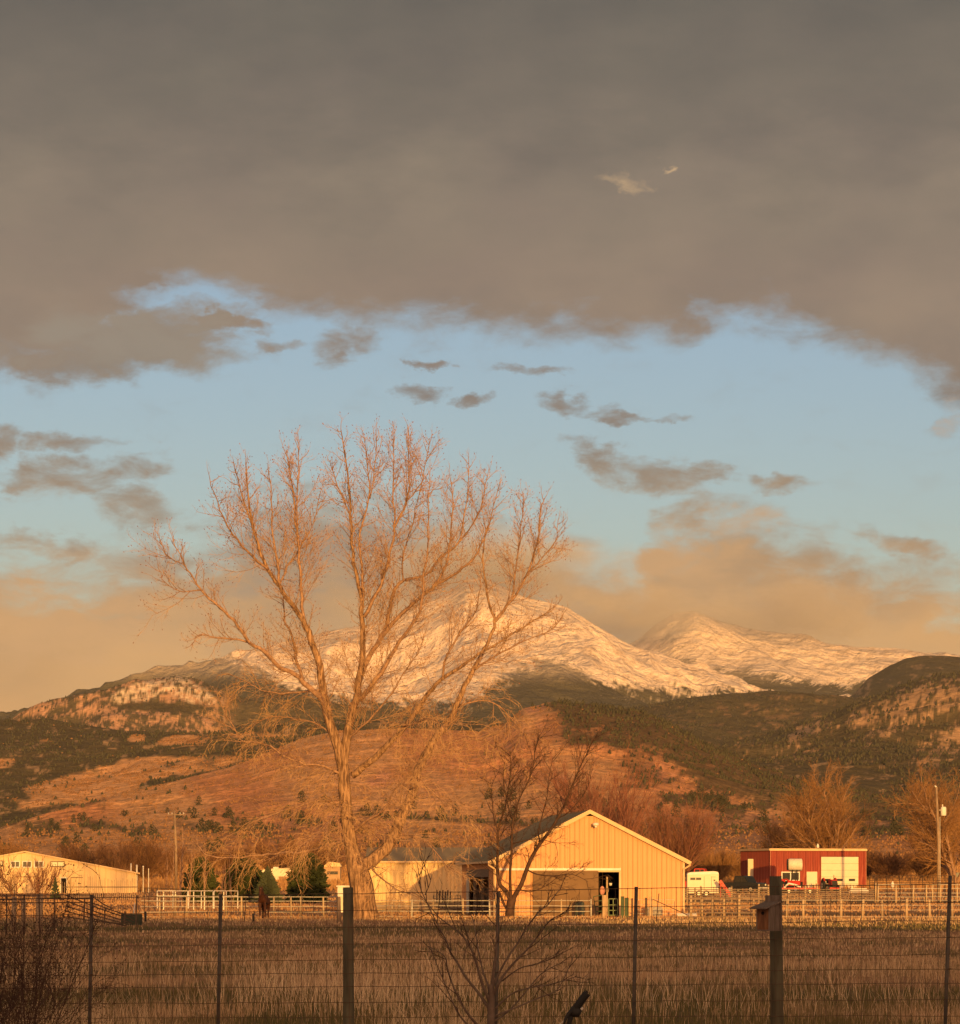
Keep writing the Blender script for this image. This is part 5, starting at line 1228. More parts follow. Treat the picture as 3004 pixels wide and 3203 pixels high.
# (pixels, start radius, end radius, final depth, droop?) : limbs as the photo shows them
LIMBS = [
 ([(1074, 2400), (1050, 2308), (1023, 2226), (1009, 2149), (1000, 2081), (973, 2001), (949, 1940), (912, 1891), (875, 1834), (839, 1781), (806, 1700), (786, 1626), (774, 1545), (769, 1447)], .33, .03, -2.5, 1),
 ([(951, 1942), (943, 1871), (937, 1748), (929, 1667), (916, 1545), (908, 1471), (892, 1414)], .13, .025, 2.0, 1),
 ([(931, 1680), (931, 1560), (934, 1470), (933, 1381)], .06, .02, -1.0, 1),
 ([(1034, 2225), (1000, 2175), (953, 2140), (926, 2109), (876, 2090), (830, 2040), (781, 2010), (745, 1956), (704, 1912), (655, 1871), (627, 1846), (594, 1793), (574, 1761), (541, 1687)], .22, .025, -4.0, 1),
 ([(782, 2009), (730, 2000), (672, 1993), (623, 1985), (602, 2013)], .08, .02, -1.0, 1),
 ([(574, 1761), (533, 1748), (504, 1700)], .04, .015, -3.0, 1),
 ([(627, 1846), (570, 1850), (520, 1825), (496, 1780)], .05, .015, -1.0, 1),
 ([(953, 2140), (929, 2075), (920, 2013), (896, 1952), (888, 1912), (885, 1840)], .13, .03, 3.0, 1),
 ([(875, 1834), (868, 1760), (855, 1690), (851, 1600), (847, 1530), (842, 1480)], .10, .02, 2.5, 1),
 ([(839, 1781), (790, 1740), (745, 1690), (710, 1640), (680, 1570), (657, 1500)], .10, .02, -5.0, 1),
 ([(806, 1700), (780, 1620), (750, 1520), (733, 1460)], .07, .02, -3.0, 1),
 ([(876, 1836), (900, 1770), (935, 1720), (980, 1640), (1000, 1550)], .07, .02, 4.0, 1),
 ([(1072, 2400), (1081, 2344), (1091, 2281), (1104, 2217), (1118, 2181), (1122, 2136), (1136, 2045), (1136, 1990), (1132, 1920), (1132, 1871), (1116, 1810), (1104, 1728), (1100, 1647), (1092, 1545), (1083, 1443), (1067, 1345)], .33, .025, 1.0, 1),
 ([(1135, 1880), (1136, 1850), (1132, 1769), (1128, 1667), (1157, 1545), (1149, 1463), (1140, 1369)], .12, .02, -1.5, 1),
 ([(1157, 1560), (1173, 1463), (1177, 1373)], .05, .02, 1.5, 1),
 ([(1100, 1620), (1075, 1560), (1050, 1500), (1035, 1450)], .06, .02, 3.0, 1),
 ([(1139, 1930), (1182, 1850), (1206, 1789), (1226, 1708), (1235, 1647), (1230, 1565), (1230, 1463), (1230, 1361)], .14, .02, -3.0, 1),
 ([(1235, 1650), (1263, 1594), (1279, 1545), (1279, 1463), (1279, 1353)], .08, .02, 0.0, 1),
 ([(1279, 1560), (1320, 1504), (1345, 1382)], .05, .018, 3.0, 1),
 ([(1120, 2150), (1153, 2062), (1194, 1993), (1218, 1920), (1230, 1863), (1263, 1815), (1328, 1800), (1385, 1740), (1438, 1695), (1450, 1626), (1463, 1565), (1467, 1447)], .20, .02, 4.0, 1),
 ([(1438, 1695), (1480, 1640), (1510, 1570), (1525, 1490)], .06, .02, 1.0, 1),
 ([(1127, 2190), (1165, 2140), (1202, 2091), (1238, 2026), (1275, 1973), (1312, 1912), (1322, 1850), (1328, 1789), (1340, 1687), (1340, 1585), (1345, 1504)], .19, .02, -4.5, 1),
 ([(1194, 1993), (1240, 1935), (1296, 1887), (1353, 1838), (1406, 1806), (1446, 1777), (1487, 1740), (1508, 1700), (1528, 1647), (1540, 1606), (1557, 1536)], .15, .02, -5.0, 1),
 ([(1353, 1838), (1377, 1806), (1402, 1740), (1410, 1660), (1418, 1570), (1410, 1500)], .10, .02, -2.0, 1),
 ([(1262, 1815), (1262, 1730), (1290, 1650), (1300, 1590), (1318, 1520)], .06, .02, 5.0, 1),
 ([(1104, 2425), (1154, 2385), (1213, 2330), (1263, 2276), (1317, 2204), (1353, 2154), (1385, 2122), (1435, 2090), (1480, 2059), (1545, 2018), (1620, 1972), (1690, 1930), (1735, 1900)], .26, .02, -6.0, 1),
 ([(1385, 2122), (1400, 2050), (1440, 1975), (1480, 1930), (1500, 1860), (1505, 1800)], .09, .02, -3.0, 1),
 ([(1122, 2722), (1152, 2700), (1184, 2678), (1212, 2650), (1240, 2602), (1263, 2543), (1290, 2484), (1303, 2430), (1317, 2394), (1340, 2344), (1371, 2299), (1407, 2254), (1430, 2204), (1453, 2145), (1480, 2100), (1507, 2045), (1530, 2005), (1549, 1944), (1532, 1903), (1520, 1830), (1512, 1708), (1536, 1626)], .44, .025, 4.0, 1),
 ([(1549, 1944), (1589, 1891), (1626, 1842), (1663, 1760), (1687, 1667), (1691, 1593), (1703, 1561)], .12, .02, 1.0, 1),
 ([(1600, 1880), (1618, 1748), (1630, 1647), (1638, 1553)], .07, .02, 5.0, 1),
 ([(1640, 1810), (1700, 1740), (1740, 1690), (1745, 1640)], .05, .018, -2.0, 1),
 ([(1480, 2100), (1570, 2040), (1650, 2000), (1720, 1975), (1760, 1930)], .07, .018, 6.0, 1),
 ([(1088, 2310), (1113, 2290), (1154, 2254), (1195, 2204), (1240, 2145), (1272, 2090), (1308, 2045), (1330, 1980)], .09, .02, -5.0, 1),
 ([(1068, 2425), (1012, 2398), (953, 2389), (898, 2371), (849, 2335), (800, 2322), (754, 2312), (713, 2245), (690, 2200)], .11, .018, -5.0, 0),
 ([(1083, 2530), (1061, 2521), (998, 2503), (930, 2525), (862, 2543), (800, 2570), (752, 2600)], .09, .02, -3.0, 0),
 ([(1000, 2160), (953, 2163), (880, 2170), (817, 2158), (770, 2130), (715, 2110)], .10, .02, 4.0, 0),
 ([(1066, 2634), (1010, 2650), (953, 2666), (880, 2668), (817, 2675), (726, 2684), (658, 2679), (627, 2656), (615, 2620)], .10, .03, 3.0, 0),
 ([(1105, 2602), (1145, 2570), (1195, 2534), (1226, 2489), (1245, 2450)], .12, .03, -4.0, 0),
 ([(1310, 2425), (1335, 2460), (1380, 2498), (1440, 2530), (1480, 2560)], .07, .02, -3.0, 0),
 ([(1155, 2700), (1180, 2735), (1226, 2774), (1263, 2792), (1290, 2795)], .07, .02, -5.0, 0),
 ([(1240, 2610), (1300, 2620), (1350, 2650), (1390, 2700), (1420, 2730)], .06, .02, -4.0, 0),
 ([(1320, 2390), (1400, 2330), (1470, 2310), (1540, 2330), (1610, 2380)], .07, .02, 6.0, 0),
 ([(1430, 2210), (1500, 2190), (1560, 2210), (1610, 2260), (1640, 2300)], .07, .02, 2.0, 0),
 ([(1263, 2276), (1300, 2260), (1350, 2250), (1400, 2280)], .06, .02, -7.0, 0),
 ([(1050, 2308), (1000, 2270), (930, 2250), (850, 2240), (790, 2270)], .07, .02, 2.0, 0),
 ([(1084, 2560), (1150, 2590), (1200, 2640)], .05, .02, 5.0, 0),
 ([(1090, 2500), (1040, 2560), (1000, 2600), (960, 2640)], .05, .02, -6.0, 0),
]
tw = MB(); bud = MB(); thick = MB()
def twig(p, d, L, r, lev, mode, rg):
    seg = 3 if lev < 2 else 2
    pts = [p]; q = p; dd = d; up = (0.16 if mode else -0.14)
    for i in range(seg):
        dd = (dd + rnd_perp(dd, rg) * 0.20 + Vector((0, 0, up))).normalized(); q = q + dd * (L / seg); pts.append(q)
    (thick if lev == 0 else tw).tube(pts, [r * (1 - .7 * i / seg) for i in range(seg + 1)], 4 if lev == 0 else 3, cap=False)
    if lev < 2:
        n = max(2, int(L / (0.27 if lev == 0 else 0.17)))
        for k in range(n):
            t = 0.15 + 0.85 * (k + rg.random()) / n; i = min(int(t * seg), seg - 1)
            bp = pts[i].lerp(pts[i + 1], t * seg - i); bd = (pts[i + 1] - pts[i]).normalized()
            s = rg.uniform(.45, .95); nd = (bd * math.cos(s) + rnd_perp(bd, rg) * math.sin(s)).normalized()
            twig(bp, nd, max(0.3, L * (0.52 if lev == 0 else 0.45) * rg.uniform(.6, 1.2)), 0.0125 if lev == 0 else 0.0075, lev + 1, mode, rg)
    elif rg.random() < (0.5 if mode else 0.15):
        e = dd * 0.13; s = rnd_perp(dd, rg) * 0.028; k = len(bud.v)
        for v in (q, q + e * .5 + s, q + e, q + e * .5 - s): bud.v.append(tuple(v))
        bud.f.append((k, k + 1, k + 2, k + 3))
for li, (pix, ra, rb, dep, mode) in enumerate(LIMBS):
    base_y = 0.0
    # start from the depth of the nearest earlier limb point
    if li > 0:
        best = None; a = pix[0]
        for q in ALLP:
            dd_ = (q[0] - a[0]) ** 2 + (q[1] - a[1]) ** 2
            if best is None or dd_ < best[0]: best = (dd_, q[2])
        base_y = best[1]
    else: ALLP = [(a, b, 0.0) for (a, b) in TR]
    pts = limb_pts(pix, base_y + dep, base_y)
    for i, (a, b) in enumerate(pix): ALLP.append((a, b, base_y + dep * i / (len(pix) - 1)))
    sp = smooth_poly(pts, 3)
    for i in range(1, len(sp) - 1): sp[i] = sp[i] + Vector((rgc.uniform(-1, 1), rgc.uniform(-1, 1), rgc.uniform(-1, 1))) * 0.05
    rad = taper(len(sp), ra * (1 if ra > .3 else .86), rb, 0.8)
    MB().tube(sp, rad, 9 if ra > .15 else 6).build('limb', M['bark'] if ra > .25 else M['limb'], cotton, True)
    # side shoots along the limb
    Ltot = sum((sp[i + 1] - sp[i]).length for i in range(len(sp) - 1)); acc = 0.0; nxt = 0.6 if ra < .2 else 2.5
    for i in range(len(sp) - 1):
        sl_ = (sp[i + 1] - sp[i]).length; d0 = (sp[i + 1] - sp[i]).normalized()
        while nxt < acc + sl_:
            f = (nxt - acc) / sl_; bp = sp[i].lerp(sp[i + 1], f); fr = nxt / Ltot
            s = rgc.uniform(.45, 1.15); nd = (d0 * math.cos(s) + rnd_perp(d0, rgc) * math.sin(s)).normalized()
            L = rgc.uniform(1.0, 2.9) * (1.15 - .80 * fr) if mode else rgc.uniform(.9, 2.5)
            twig(bp, nd, L, .023, 0, mode, rgc)
            nxt += rgc.uniform(.18, .42) if mode else rgc.uniform(.20, .46)
        acc += sl_
    twig(sp[-1], (sp[-1] - sp[-3]).normalized(), 0.8, .02, 0, mode, rgc)
# hanging shoots around the lower trunk
for k in range(60):
    i = rgc.randrange(4, len(TR) - 1); a = Vector(tp_[i]).lerp(Vector(tp_[i + 1]), rgc.random()); th = rgc.uniform(0, 6.28)
    twig(a + Vector((math.cos(th) * .4, math.sin(th) * .4, 0)), Vector((math.cos(th), math.sin(th), .1)).normalized(), rgc.uniform(.8, 2.0), .026, 0, 0, rgc)
thick.build('branchlets', M['limb'], cotton, kind='stuff'); tw.build('twigs', M['twig'], cotton, kind='stuff'); bud.build('buds', M['bud'], cotton, kind='stuff')

# ================================================================== dark small tree in front of the barn
DT = G(1577, 231); dt = thing('dark_tree', 'dark many-stemmed bare tree growing in front of the tan barn', 'tree', DT)
rgd = random.Random(12)
def from_pix(pix, Y, base, d0=0.0, d1=0.0):
    n = len(pix); return [P(a, b, Y + d0 + (d1 - d0) * i / (n - 1)) - base for i, (a, b) in enumerate(pix)]
DL = [([(1595, 2880), (1596, 2855), (1598, 2830), (1602, 2812)], .34, .26, 0, 0),
      ([(1600, 2830), (1612, 2800), (1632, 2765), (1648, 2720), (1665, 2680), (1690, 2640), (1720, 2600), (1745, 2560), (1768, 2515), (1790, 2460), (1815, 2400), (1840, 2350), (1855, 2310)], .19, .02, 0, -1.5),
      ([(1598, 2820), (1585, 2790), (1566, 2770), (1558, 2740), (1556, 2700), (1558, 2650), (1560, 2590), (1580, 2530), (1590, 2470), (1598, 2410), (1596, 2350)], .17, .015, 0, 1.5),
      ([(1600, 2825), (1597, 2780), (1596, 2730), (1600, 2680), (1602, 2620), (1607, 2560), (1625, 2500), (1650, 2450), (1668, 2400), (1675, 2345), (1690, 2300)], .12, .015, 0, -2),
      ([(1596, 2850), (1580, 2835), (1570, 2810), (1562, 2790)], .10, .07, 0, .5),
      ([(1690, 2640), (1685, 2600), (1697, 2550), (1712, 2490), (1718, 2430), (1730, 2370)], .06, .012, 0, 2.5),
      ([(1602, 2640), (1640, 2630), (1690, 2625), (1740, 2640)], .05, .012, 0, -2),
      ([(1648, 2720), (1680, 2735), (1730, 2740), (1790, 2735), (1840, 2758)], .06, .012, 0, -2),
      ([(1560, 2600), (1545, 2560), (1540, 2500), (1535, 2440)], .05, .012, 0, 1),
      ([(1745, 2560), (1780, 2540), (1830, 2480), (1850, 2430)], .05, .012, 0, -2),
      ([(1620, 2780), (1660, 2790), (1710, 2770), (1760, 2730)], .05, .012, 0, -1),
      ([(1600, 2560), (1585, 2500), (1575, 2440), (1580, 2380)], .05, .012, 0, 1)]
dtw = MB()
cfgd = dict(segs=[3, 3, 2], wob=[.15, .2, .2], up=[.05, .05, 0], kids=[5, 3, 0], first=[.2, .2, .2], spread=[.6, .6, .6], ratio=[.5, .5, .5], sides=[4, 3, 3], rmin=.012)
for li, (pix, ra, rb, d0, d1) in enumerate(DL):
    sp = smooth_poly(from_pix(pix, 231, DT, d0, d1), 3)
    MB().tube(sp, taper(len(sp), ra * .82, rb), 8).build('trunk' if li == 0 else 'stem', M['darkbark'], dt, True)
    if li == 0: continue
    for i in range(len(sp) // 4, len(sp) - 1):
        for k in range(1 if li > 3 else 2):
            d0_ = (sp[i + 1] - sp[i]).normalized(); s = rgd.uniform(.4, 1.0)
            nd = (d0_ * math.cos(s) + rnd_perp(d0_, rgd) * math.sin(s)).normalized()
            grow(dtw, sp[i].lerp(sp[i + 1], rgd.random()), nd, rgd.uniform(.7, 2.0), .019, 0, 2, rgd, cfgd)
dtw.build('twigs', M['darkbark'], dt, kind='stuff')

# ================================================================== trees and thickets behind the yards
def at_ground(px, Y): return G(px, Y)
bare_tree('bare_tree', 'broad golden-twigged bare tree rising right behind the red shed', CF_DENSE, 18.5, 3, (M['limb'], M['limb'], M['goldtwig']), at_ground(2595, 500), 'bare trees behind the yards', stems=5)
bare_tree('bare_tree', 'golden bare tree behind the left end of the red shed', CF_DENSE, 12.0, 4, (M['limb'], M['goldtwig'], M['goldtwig']), at_ground(2440, 520), 'bare trees behind the yards', stems=5)
bare_tree('bare_tree', 'large golden bare tree behind the right utility pole, cut by the frame', CF_DENSE, 19.0, 5, (M['limb'], M['limb'], M['goldtwig']), at_ground(2990, 480), 'bare trees behind the yards', stems=5)
bare_tree('bare_tree', 'bare golden tree just left of the right utility pole', CF_DENSE, 15.0, 6, (M['limb'], M['limb'], M['goldtwig']), at_ground(2890, 520), 'bare trees behind the yards', stems=2)
bare_tree('red_willow', 'tall reddish many-stemmed willow behind the barn roof peak', CF_BRUSH, 17.5, 7, (M['redtwig'], M['redtwig'], M['redtwig']), at_ground(1915, 430), 'reddish willows behind the barn', stems=20)
bare_tree('red_willow', 'reddish brown willow clump behind the barn right roof slope', CF_BRUSH, 11.5, 8, (M['redtwig'], M['browntwig'], M['redtwig']), at_ground(2110, 440), 'reddish willows behind the barn', stems=24)
bare_tree('red_willow', 'fainter reddish willow left of the barn roof peak', CF_BRUSH, 8.5, 9, (M['redtwig'], M['redtwig'], M['redtwig']), at_ground(1780, 450), 'reddish willows behind the barn', stems=9)
b1 = bare_tree('willow_thicket', 'golden brush thicket behind the horse trailer', CF_BRUSH, 5.0, 21, (M['goldtwig'],) * 3, at_ground(2240, 480), 'willow thickets along the foot of the hill', stems=34)
b2 = bare_tree('willow_thicket', 'brown brush thicket right of the red shed', CF_BRUSH, 4.2, 22, (M['browntwig'],) * 3, at_ground(2770, 500), 'willow thickets along the foot of the hill', stems=34)
b3 = bare_tree('willow_thicket', 'tangled brown thicket above the end of the low building', CF_BRUSH, 5.6, 23, (M['browntwig'], M['goldtwig'], M['browntwig']), at_ground(360, 500), 'willow thickets along the foot of the hill', stems=22)
spots = [(2175, 495, 1, 'golden thicket peeking past the barn right eave'), (2310, 510, 1, 'golden thicket behind the black pickup'), (2370, 545, 2, 'dark brown thicket just left of the red shed'), (2820, 540, 2, 'brown thicket below the dark plain at the right'),
         (2700, 530, 2, 'brown thicket touching the red shed right corner'), (2940, 540, 2, 'low brown thicket behind the right utility pole'), (255, 520, 3, 'brown thicket above the low building roof slope'), (450, 510, 3, 'brown thicket right of the white pipes'),
         (520, 530, 3, 'brown thicket beside the left utility pole'), (640, 540, 3, 'thicket between the left pole and the evergreens'), (730, 560, 2, 'thicket above the dark round evergreen'), (860, 560, 3, 'thicket above the small spruce and cottage'),
         (950, 550, 3, 'reddish thicket above the biggest juniper'), (1030, 545, 3, 'thicket just left of the cottonwood trunk'), (120, 560, 1, 'pale golden thicket above the low building ridge'), (20, 560, 1, 'golden thicket at the left edge above the low building'),
         (2480, 530, 1, 'golden thicket behind the fuel tank side of the red shed'), (2655, 545, 1, 'golden thicket behind the cream garage door end of the shed'), (2905, 505, 1, 'golden thicket right behind the pole base'), (1995, 480, 3, 'thicket over the barn right roof slope, upper part'), (2070, 470, 3, 'thicket over the barn right roof slope, lower part')]
srcs = {1: b1, 2: b2, 3: b3}
for k, (px, Y, w_, lab) in enumerate(spots):
    q = at_ground(px, Y); s_ = R2.uniform(.75, 1.15)
    copy_tree(srcs[w_], q, R2.uniform(0, 6.28), lab, (s_ * 1.3, s_ * 1.3, s_))
# slim bare saplings around the left pole
sap = bare_tree('bare_sapling', 'pale slim sapling nearest the left utility pole', CF_POLE, 8.5, 31, (M['limb'], M['limb'], M['browntwig']), at_ground(568, 300), 'slim bare saplings by the white corral', stems=1)
for (px, Y, sc_, lab) in ((520, 305, .62, 'slim sapling left of the left utility pole'), (536, 298, .75, 'slim sapling hugging the left utility pole'), (590, 292, .85, 'slim sapling above the white corral middle'), (643, 285, .80, 'tall pale sapling rising from the white corral'),
                          (705, 288, .55, 'short sapling at the right end of the white corral'), (722, 290, .62, 'leaning sapling beside the dark evergreen'), (690, 295, .5, 'shortest sapling above the white corral')):
    copy_tree(sap, at_ground(px, Y), R2.uniform(0, 6.28), lab, sc_)
for (px, Y, hh, sd_, lab) in ((48, 395, 4.6, 51, 'bare shrub in front of the small windows'), (110, 398, 4.8, 52, 'bare shrub between the small windows and the pale window'), (128, 392, 3.8, 53, 'shorter bare shrub before the third window')):
    bare_tree('bare_shrub', lab, CF_BRUSH, hh, sd_, (M['browntwig'], M['browntwig'], M['redtwig']), at_ground(px, Y), 'bare shrubs before the low building', stems=4)
# evergreens
cone_tree('evergreen', 'tall dark evergreen behind the white corral', 3.4 * 1.2, 3.4, 61, M['juniper'], at_ground(628, 330), 'evergreens left of the cottonwood', shape='round', n=1300)
cone_tree('evergreen', 'broad dark evergreen right of the white corral', 4.1, 4.2, 62, M['juniper'], at_ground(763, 335), 'evergreens left of the cottonwood', shape='round', n=1500)
cone_tree('blue_spruce', 'small pale grey-green spruce behind the horse', 3.2, 2.5, 63, M['spruce'], at_ground(838, 325), 'evergreens left of the cottonwood', n=1300)
cone_tree('evergreen', 'biggest dense green juniper left of the white shed', 4.5, 3.9, 64, M['juniper'], at_ground(962, 330), 'evergreens left of the cottonwood', shape='round', n=2200)
cone_tree('dwarf_spruce', 'little dark conical shrub by the low building door', 2.2, 1.1, 65, M['spruce'], at_ground(173, 385), cat='shrub', n=400)
# roadside trees at the foot of the hill in the distance (individual junipers in front of the slope)
jr = random.Random(77)
jun = cone_tree('juniper', 'dark juniper dotted on the lower slope of the hill', 4.2, 4.0, 70, M['pine'], P(1500, 2600, 1300), 'junipers dotted on the lower slope', shape='round', n=150, trunk=False)
gi = L1; first = True; cnt = 0
pxs, pys = gi['px'], gi['py']
while cnt < 150:
    i = jr.randrange(5, 150); j_ = jr.randrange(160, pxs.shape[1] - 160)
    a, b = pxs[i, j_], pys[i, j_]
    if not (0 < a < 3004 and 2480 < b < 2690): continue
    ww = w1[i, j_]
    if jr.random() > 0.10 + ww: continue
    q = (gi['X'][i, j_], gi['Y'][i, j_], gi['Z'][i, j_] - .2); s_ = jr.uniform(.5, 1.25)
    if first: jun.location = q; first = False
    else: copy_tree(jun, q, jr.uniform(0, 6.28), None, s_)
    cnt += 1

# ================================================================== windbreak behind the viewer (throws the shade over the pasture)
wb = None
wr = random.Random(8)
for row, yy in ((0, -40.0), (1, -47.0)):
    x_ = -34.0
    while x_ < 112:
        hgt = (15.3 + (1.3 if x_ < 40 else 0.0 if x_ < 48 else -1.6 if x_ < 54 else -3.0)) * wr.uniform(.93, 1.03)
        b = MB(); rg = wr
        for (zc, rx, rz_) in ((hgt * .30, 3.6, hgt * .34), (hgt * .55, 3.2, hgt * .32), (hgt * .78, 2.2, hgt * .22)):
            b.ball((rg.uniform(-.3, .3), rg.uniform(-.3, .3), zc), (rx, rx, rz_), 14, 10, .10, rg)
        t_ = thing('windbreak_tree', 'tall dense windbreak tree behind the viewer', 'tree', (x_, yy, .3), 0, 'windbreak trees behind the viewer')
        MB().tube([(0, 0, -.2), (0, 0, hgt * .4)], [.35, .25], 7).build('trunk', M['darkbark'], t_)
        b.build('crown', M['spruce'], t_)
        x_ += wr.uniform(3.4, 4.8)

# ================================================================== foreground wire fence
fy = lambda px: 42.0 - 3.0 * (px - 300) / 2500
fz = lambda px, row_l, row_r: None
wf = thing('wire_fence', 'near woven wire fence with round wooden and thin steel posts', 'fence', G(1500, 40)); og = wf.location.copy()
def fence_pt(px, kl, kr):   # kl / kr: rows measured at px=300 and px=2800
    row = kl + (kr - kl) * (px - 300) / 2500
    return P(px, row, fy(px)) - og
for (a, top, a2, r, lab) in ((1089, 2776, 1092, .056, None), (2427, 2741, 2434, .064, None)):
    Yp = fy(a) + .12; b = MB()
    zt_ = P(a, top, Yp).z
    pts = []
    for k in range(12):
        t = k / 11; pxx = a2 + (a - a2) * t; zz = -.25 + (zt_ + .25) * t
        pts.append(Vector(((pxx - CX) * Yp / F, Yp, zz)) - og)
    b.tube(pts, [r * (1.12 - .14 * k / 11 + R2.uniform(-.012, .012)) for k in range(12)], 18); b.build('wooden_post', M['treated'], wf, True)
for (a, top, a2) in ((287, 2800, 277), (691, 2797, 678), (1559, 2790, 1548), (1991, 2774, 1978), (2973, 2740, 2950)):
    Yp = fy(a) + .05; zt_ = P(a, top, Yp).z
    p0 = Vector(((a2 - CX) * Yp / F, Yp, -.2)) - og; p1 = Vector(((a - CX) * Yp / F, Yp, zt_)) - og
    b = MB(); b.tube([p0, p0.lerp(p1, .5), p1], [.021, .019, .019], 10)
    o = b.build('steel_post', M['tpost'], wf, True)
    for rl, rr_ in ((2860, 2825), (2961, 2934), (3051, 3033)):
        c = fence_pt(a, rl, rr_); 
        b = MB(); b.tube([c + Vector((-.03, -.01, 0)), c + Vector((0, -.03, .004)), c + Vector((.03, -.01, 0))], .004, 4); b.build('clip', M['wire'], o)
WR = [(2809, 2767), (2860, 2825), (2910, 2881), (2961, 2934), (3011, 2987), (3051, 3033), (3092, 3077), (3140, 3128), (3185, 3178), (3230, 3228), (3280, 3280)]
wrg = random.Random(3)
sag = [[wrg.uniform(-.006, .006) for _ in range(300)] for _ in WR]
def wire_z(i, x):
    u = (x + 8) * 3.1; k = int(u) % 299; f = u - int(u); return sag[i][k] * (1 - f) + sag[i][k + 1] * f
for i, (kl, kr) in enumerate(WR):
    pts = []
    px = -260.0
    while px < 3300:
        p = fence_pt(px, kl, kr); p.z += wire_z(i, p.x); pts.append(p); px += 30
    MB().tube(pts, .0030 if i else .0036, 4).build('strand', M['wire'], wf)
b = MB(); px = -255.0; kn = MB()
while px < 3300:
    j0 = wrg.uniform(-.008, .008); pts = []
    for i, (kl, kr) in enumerate(WR):
        p = fence_pt(px, kl, kr); p.z += wire_z(i, p.x); p.x += j0 + wrg.uniform(-.004, .004); p.y -= .004; pts.append(p)
        kn.ball(p, .0065, 4, 3)
    b.tube(pts, .0026, 3, cap=False)
    px += 36.0 - 3.0 * 0 + (3.5 * (px / 3000))
b.build('stay_wires', M['wire'], wf, kind='stuff'); kn.build('knots', M['wire'], wf, kind='stuff')

# ---- birdhouse on the right hand post
bh = thing('birdhouse', 'weathered wooden birdhouse with slanted roof on the right round post', 'birdhouse', P(2404, 2908, 39.25), math.radians(-38))
# local: front towards -y (turned to the left), side panel towards +x ... dims in metres
w_, d_, h_ = .135, .175, .255
b = MB(); b.b2(-w_ / 2, w_ / 2, -d_ / 2 - .012, -d_ / 2, 0, h_ * .86); b.build('front_board', M['birdred'], bh)
hole = MB(); hole.tube([(0, -d_ / 2 - .0135, h_ * .66), (0, -d_ / 2 - .0125, h_ * .66)], .019, 14); hole.build('entrance_hole', M['dark'], bh)
for s_ in (-1, 1):
    b = MB(); n = len(b.v); x0, x1 = sorted((s_ * w_ / 2, s_ * (w_ / 2 + .013)))
    poly = [(-d_ / 2 - .012, 0), (d_ / 2, 0), (d_ / 2, h_ * 1.04), (-d_ / 2 - .012, h_ * .86)]
    for xx in (x0, x1):
        for (yy, zz) in poly: b.v.append((xx, yy, zz))
    b.f += [(3, 2, 1, 0), (4, 5, 6, 7)] + [(i, (i + 1) % 4, 4 + (i + 1) % 4, 4 + i) for i in range(4)]
    b.build('side_board', M['birdbox'], bh)
b = MB(); b.b2(-w_ / 2 - .013, w_ / 2 + .013, -d_ / 2 - .012, d_ / 2, -.014, -.001); b.build('floor_board', M['birdbox'], bh)
b = MB(); b.b2(-w_ / 2 - .03, w_ / 2 + .03, d_ / 2 + .001, d_ / 2 + .018, -.01, h_ * 1.04 + .085); b.build('back_board', M['birdbox'], bh)
b = MB(); b.box((0, -.045, h_ * .985), (w_ + .06, d_ + .13, .015), rx=math.radians(13)); b.build('roof_board', M['birdbox'], bh)

# ---- bush at the lower left
def shrub(name, label, cat, base, n, h, rad, seed, mt, spread, budd=True, cx=0.0):
    o = thing(name, label, cat, base); rg = random.Random(seed); st = MB(); tws = MB(); bd = MB()
    cfg = dict(segs=[5, 4, 3, 2], wob=[.10, .22, .3, .3], up=[.02, .05, .05, 0], kids=[10, 5, 3, 0], first=[.15, .2, .2, .2], spread=[.55, .65, .7, .7], ratio=[.42, .5, .55, .5], sides=[5, 4, 3, 3], rmin=.0022)
    tips = []
    for k in range(n):
        a = rg.uniform(0, 6.28); s = spread * math.sqrt(rg.random()); d = Vector((math.cos(a) * s + cx, math.sin(a) * s, 1)).normalized()
        grow([st, tws, tws, tws], Vector((math.cos(a) * .15, math.sin(a) * .15, -.1)), d, h * rg.uniform(.6, 1.0), .008, 0, 3, rg, cfg, tips)
    st.build('stems', mt, o, kind='stuff'); tws.build('twigs', mt, o, kind='stuff')
    for (q, d) in tips:
        if rg.random() < .7:
            s = rnd_perp(d, rg) * rg.uniform(.004, .009); e = d * rg.uniform(.012, .028); k = len(bd.v)
            for v in (q, q + e * .5 + s, q + e, q + e * .5 - s): bd.v.append(tuple(v))
            bd.f.append((k, k + 1, k + 2, k + 3))
    if bd.v: bd.build('dry_leaves', mat('dry_leaf', (.06, .025, .018), (.03, .014, .012), 5, .9), o, kind='stuff')
    return o
shrub('leafless_bush', 'dense dark leafless bush filling the lower left corner', 'bush', Vector((-4.45, 36.5, .02)), 28, 2.2, .5, 5, M['darktwig'], .62)
shrub('leafless_bush', 'second leafless bush at the left edge, merging with the corner bush', 'bush', Vector((-5.1, 37.5, .0)), 20, 1.95, .5, 6, M['darktwig'], .5)

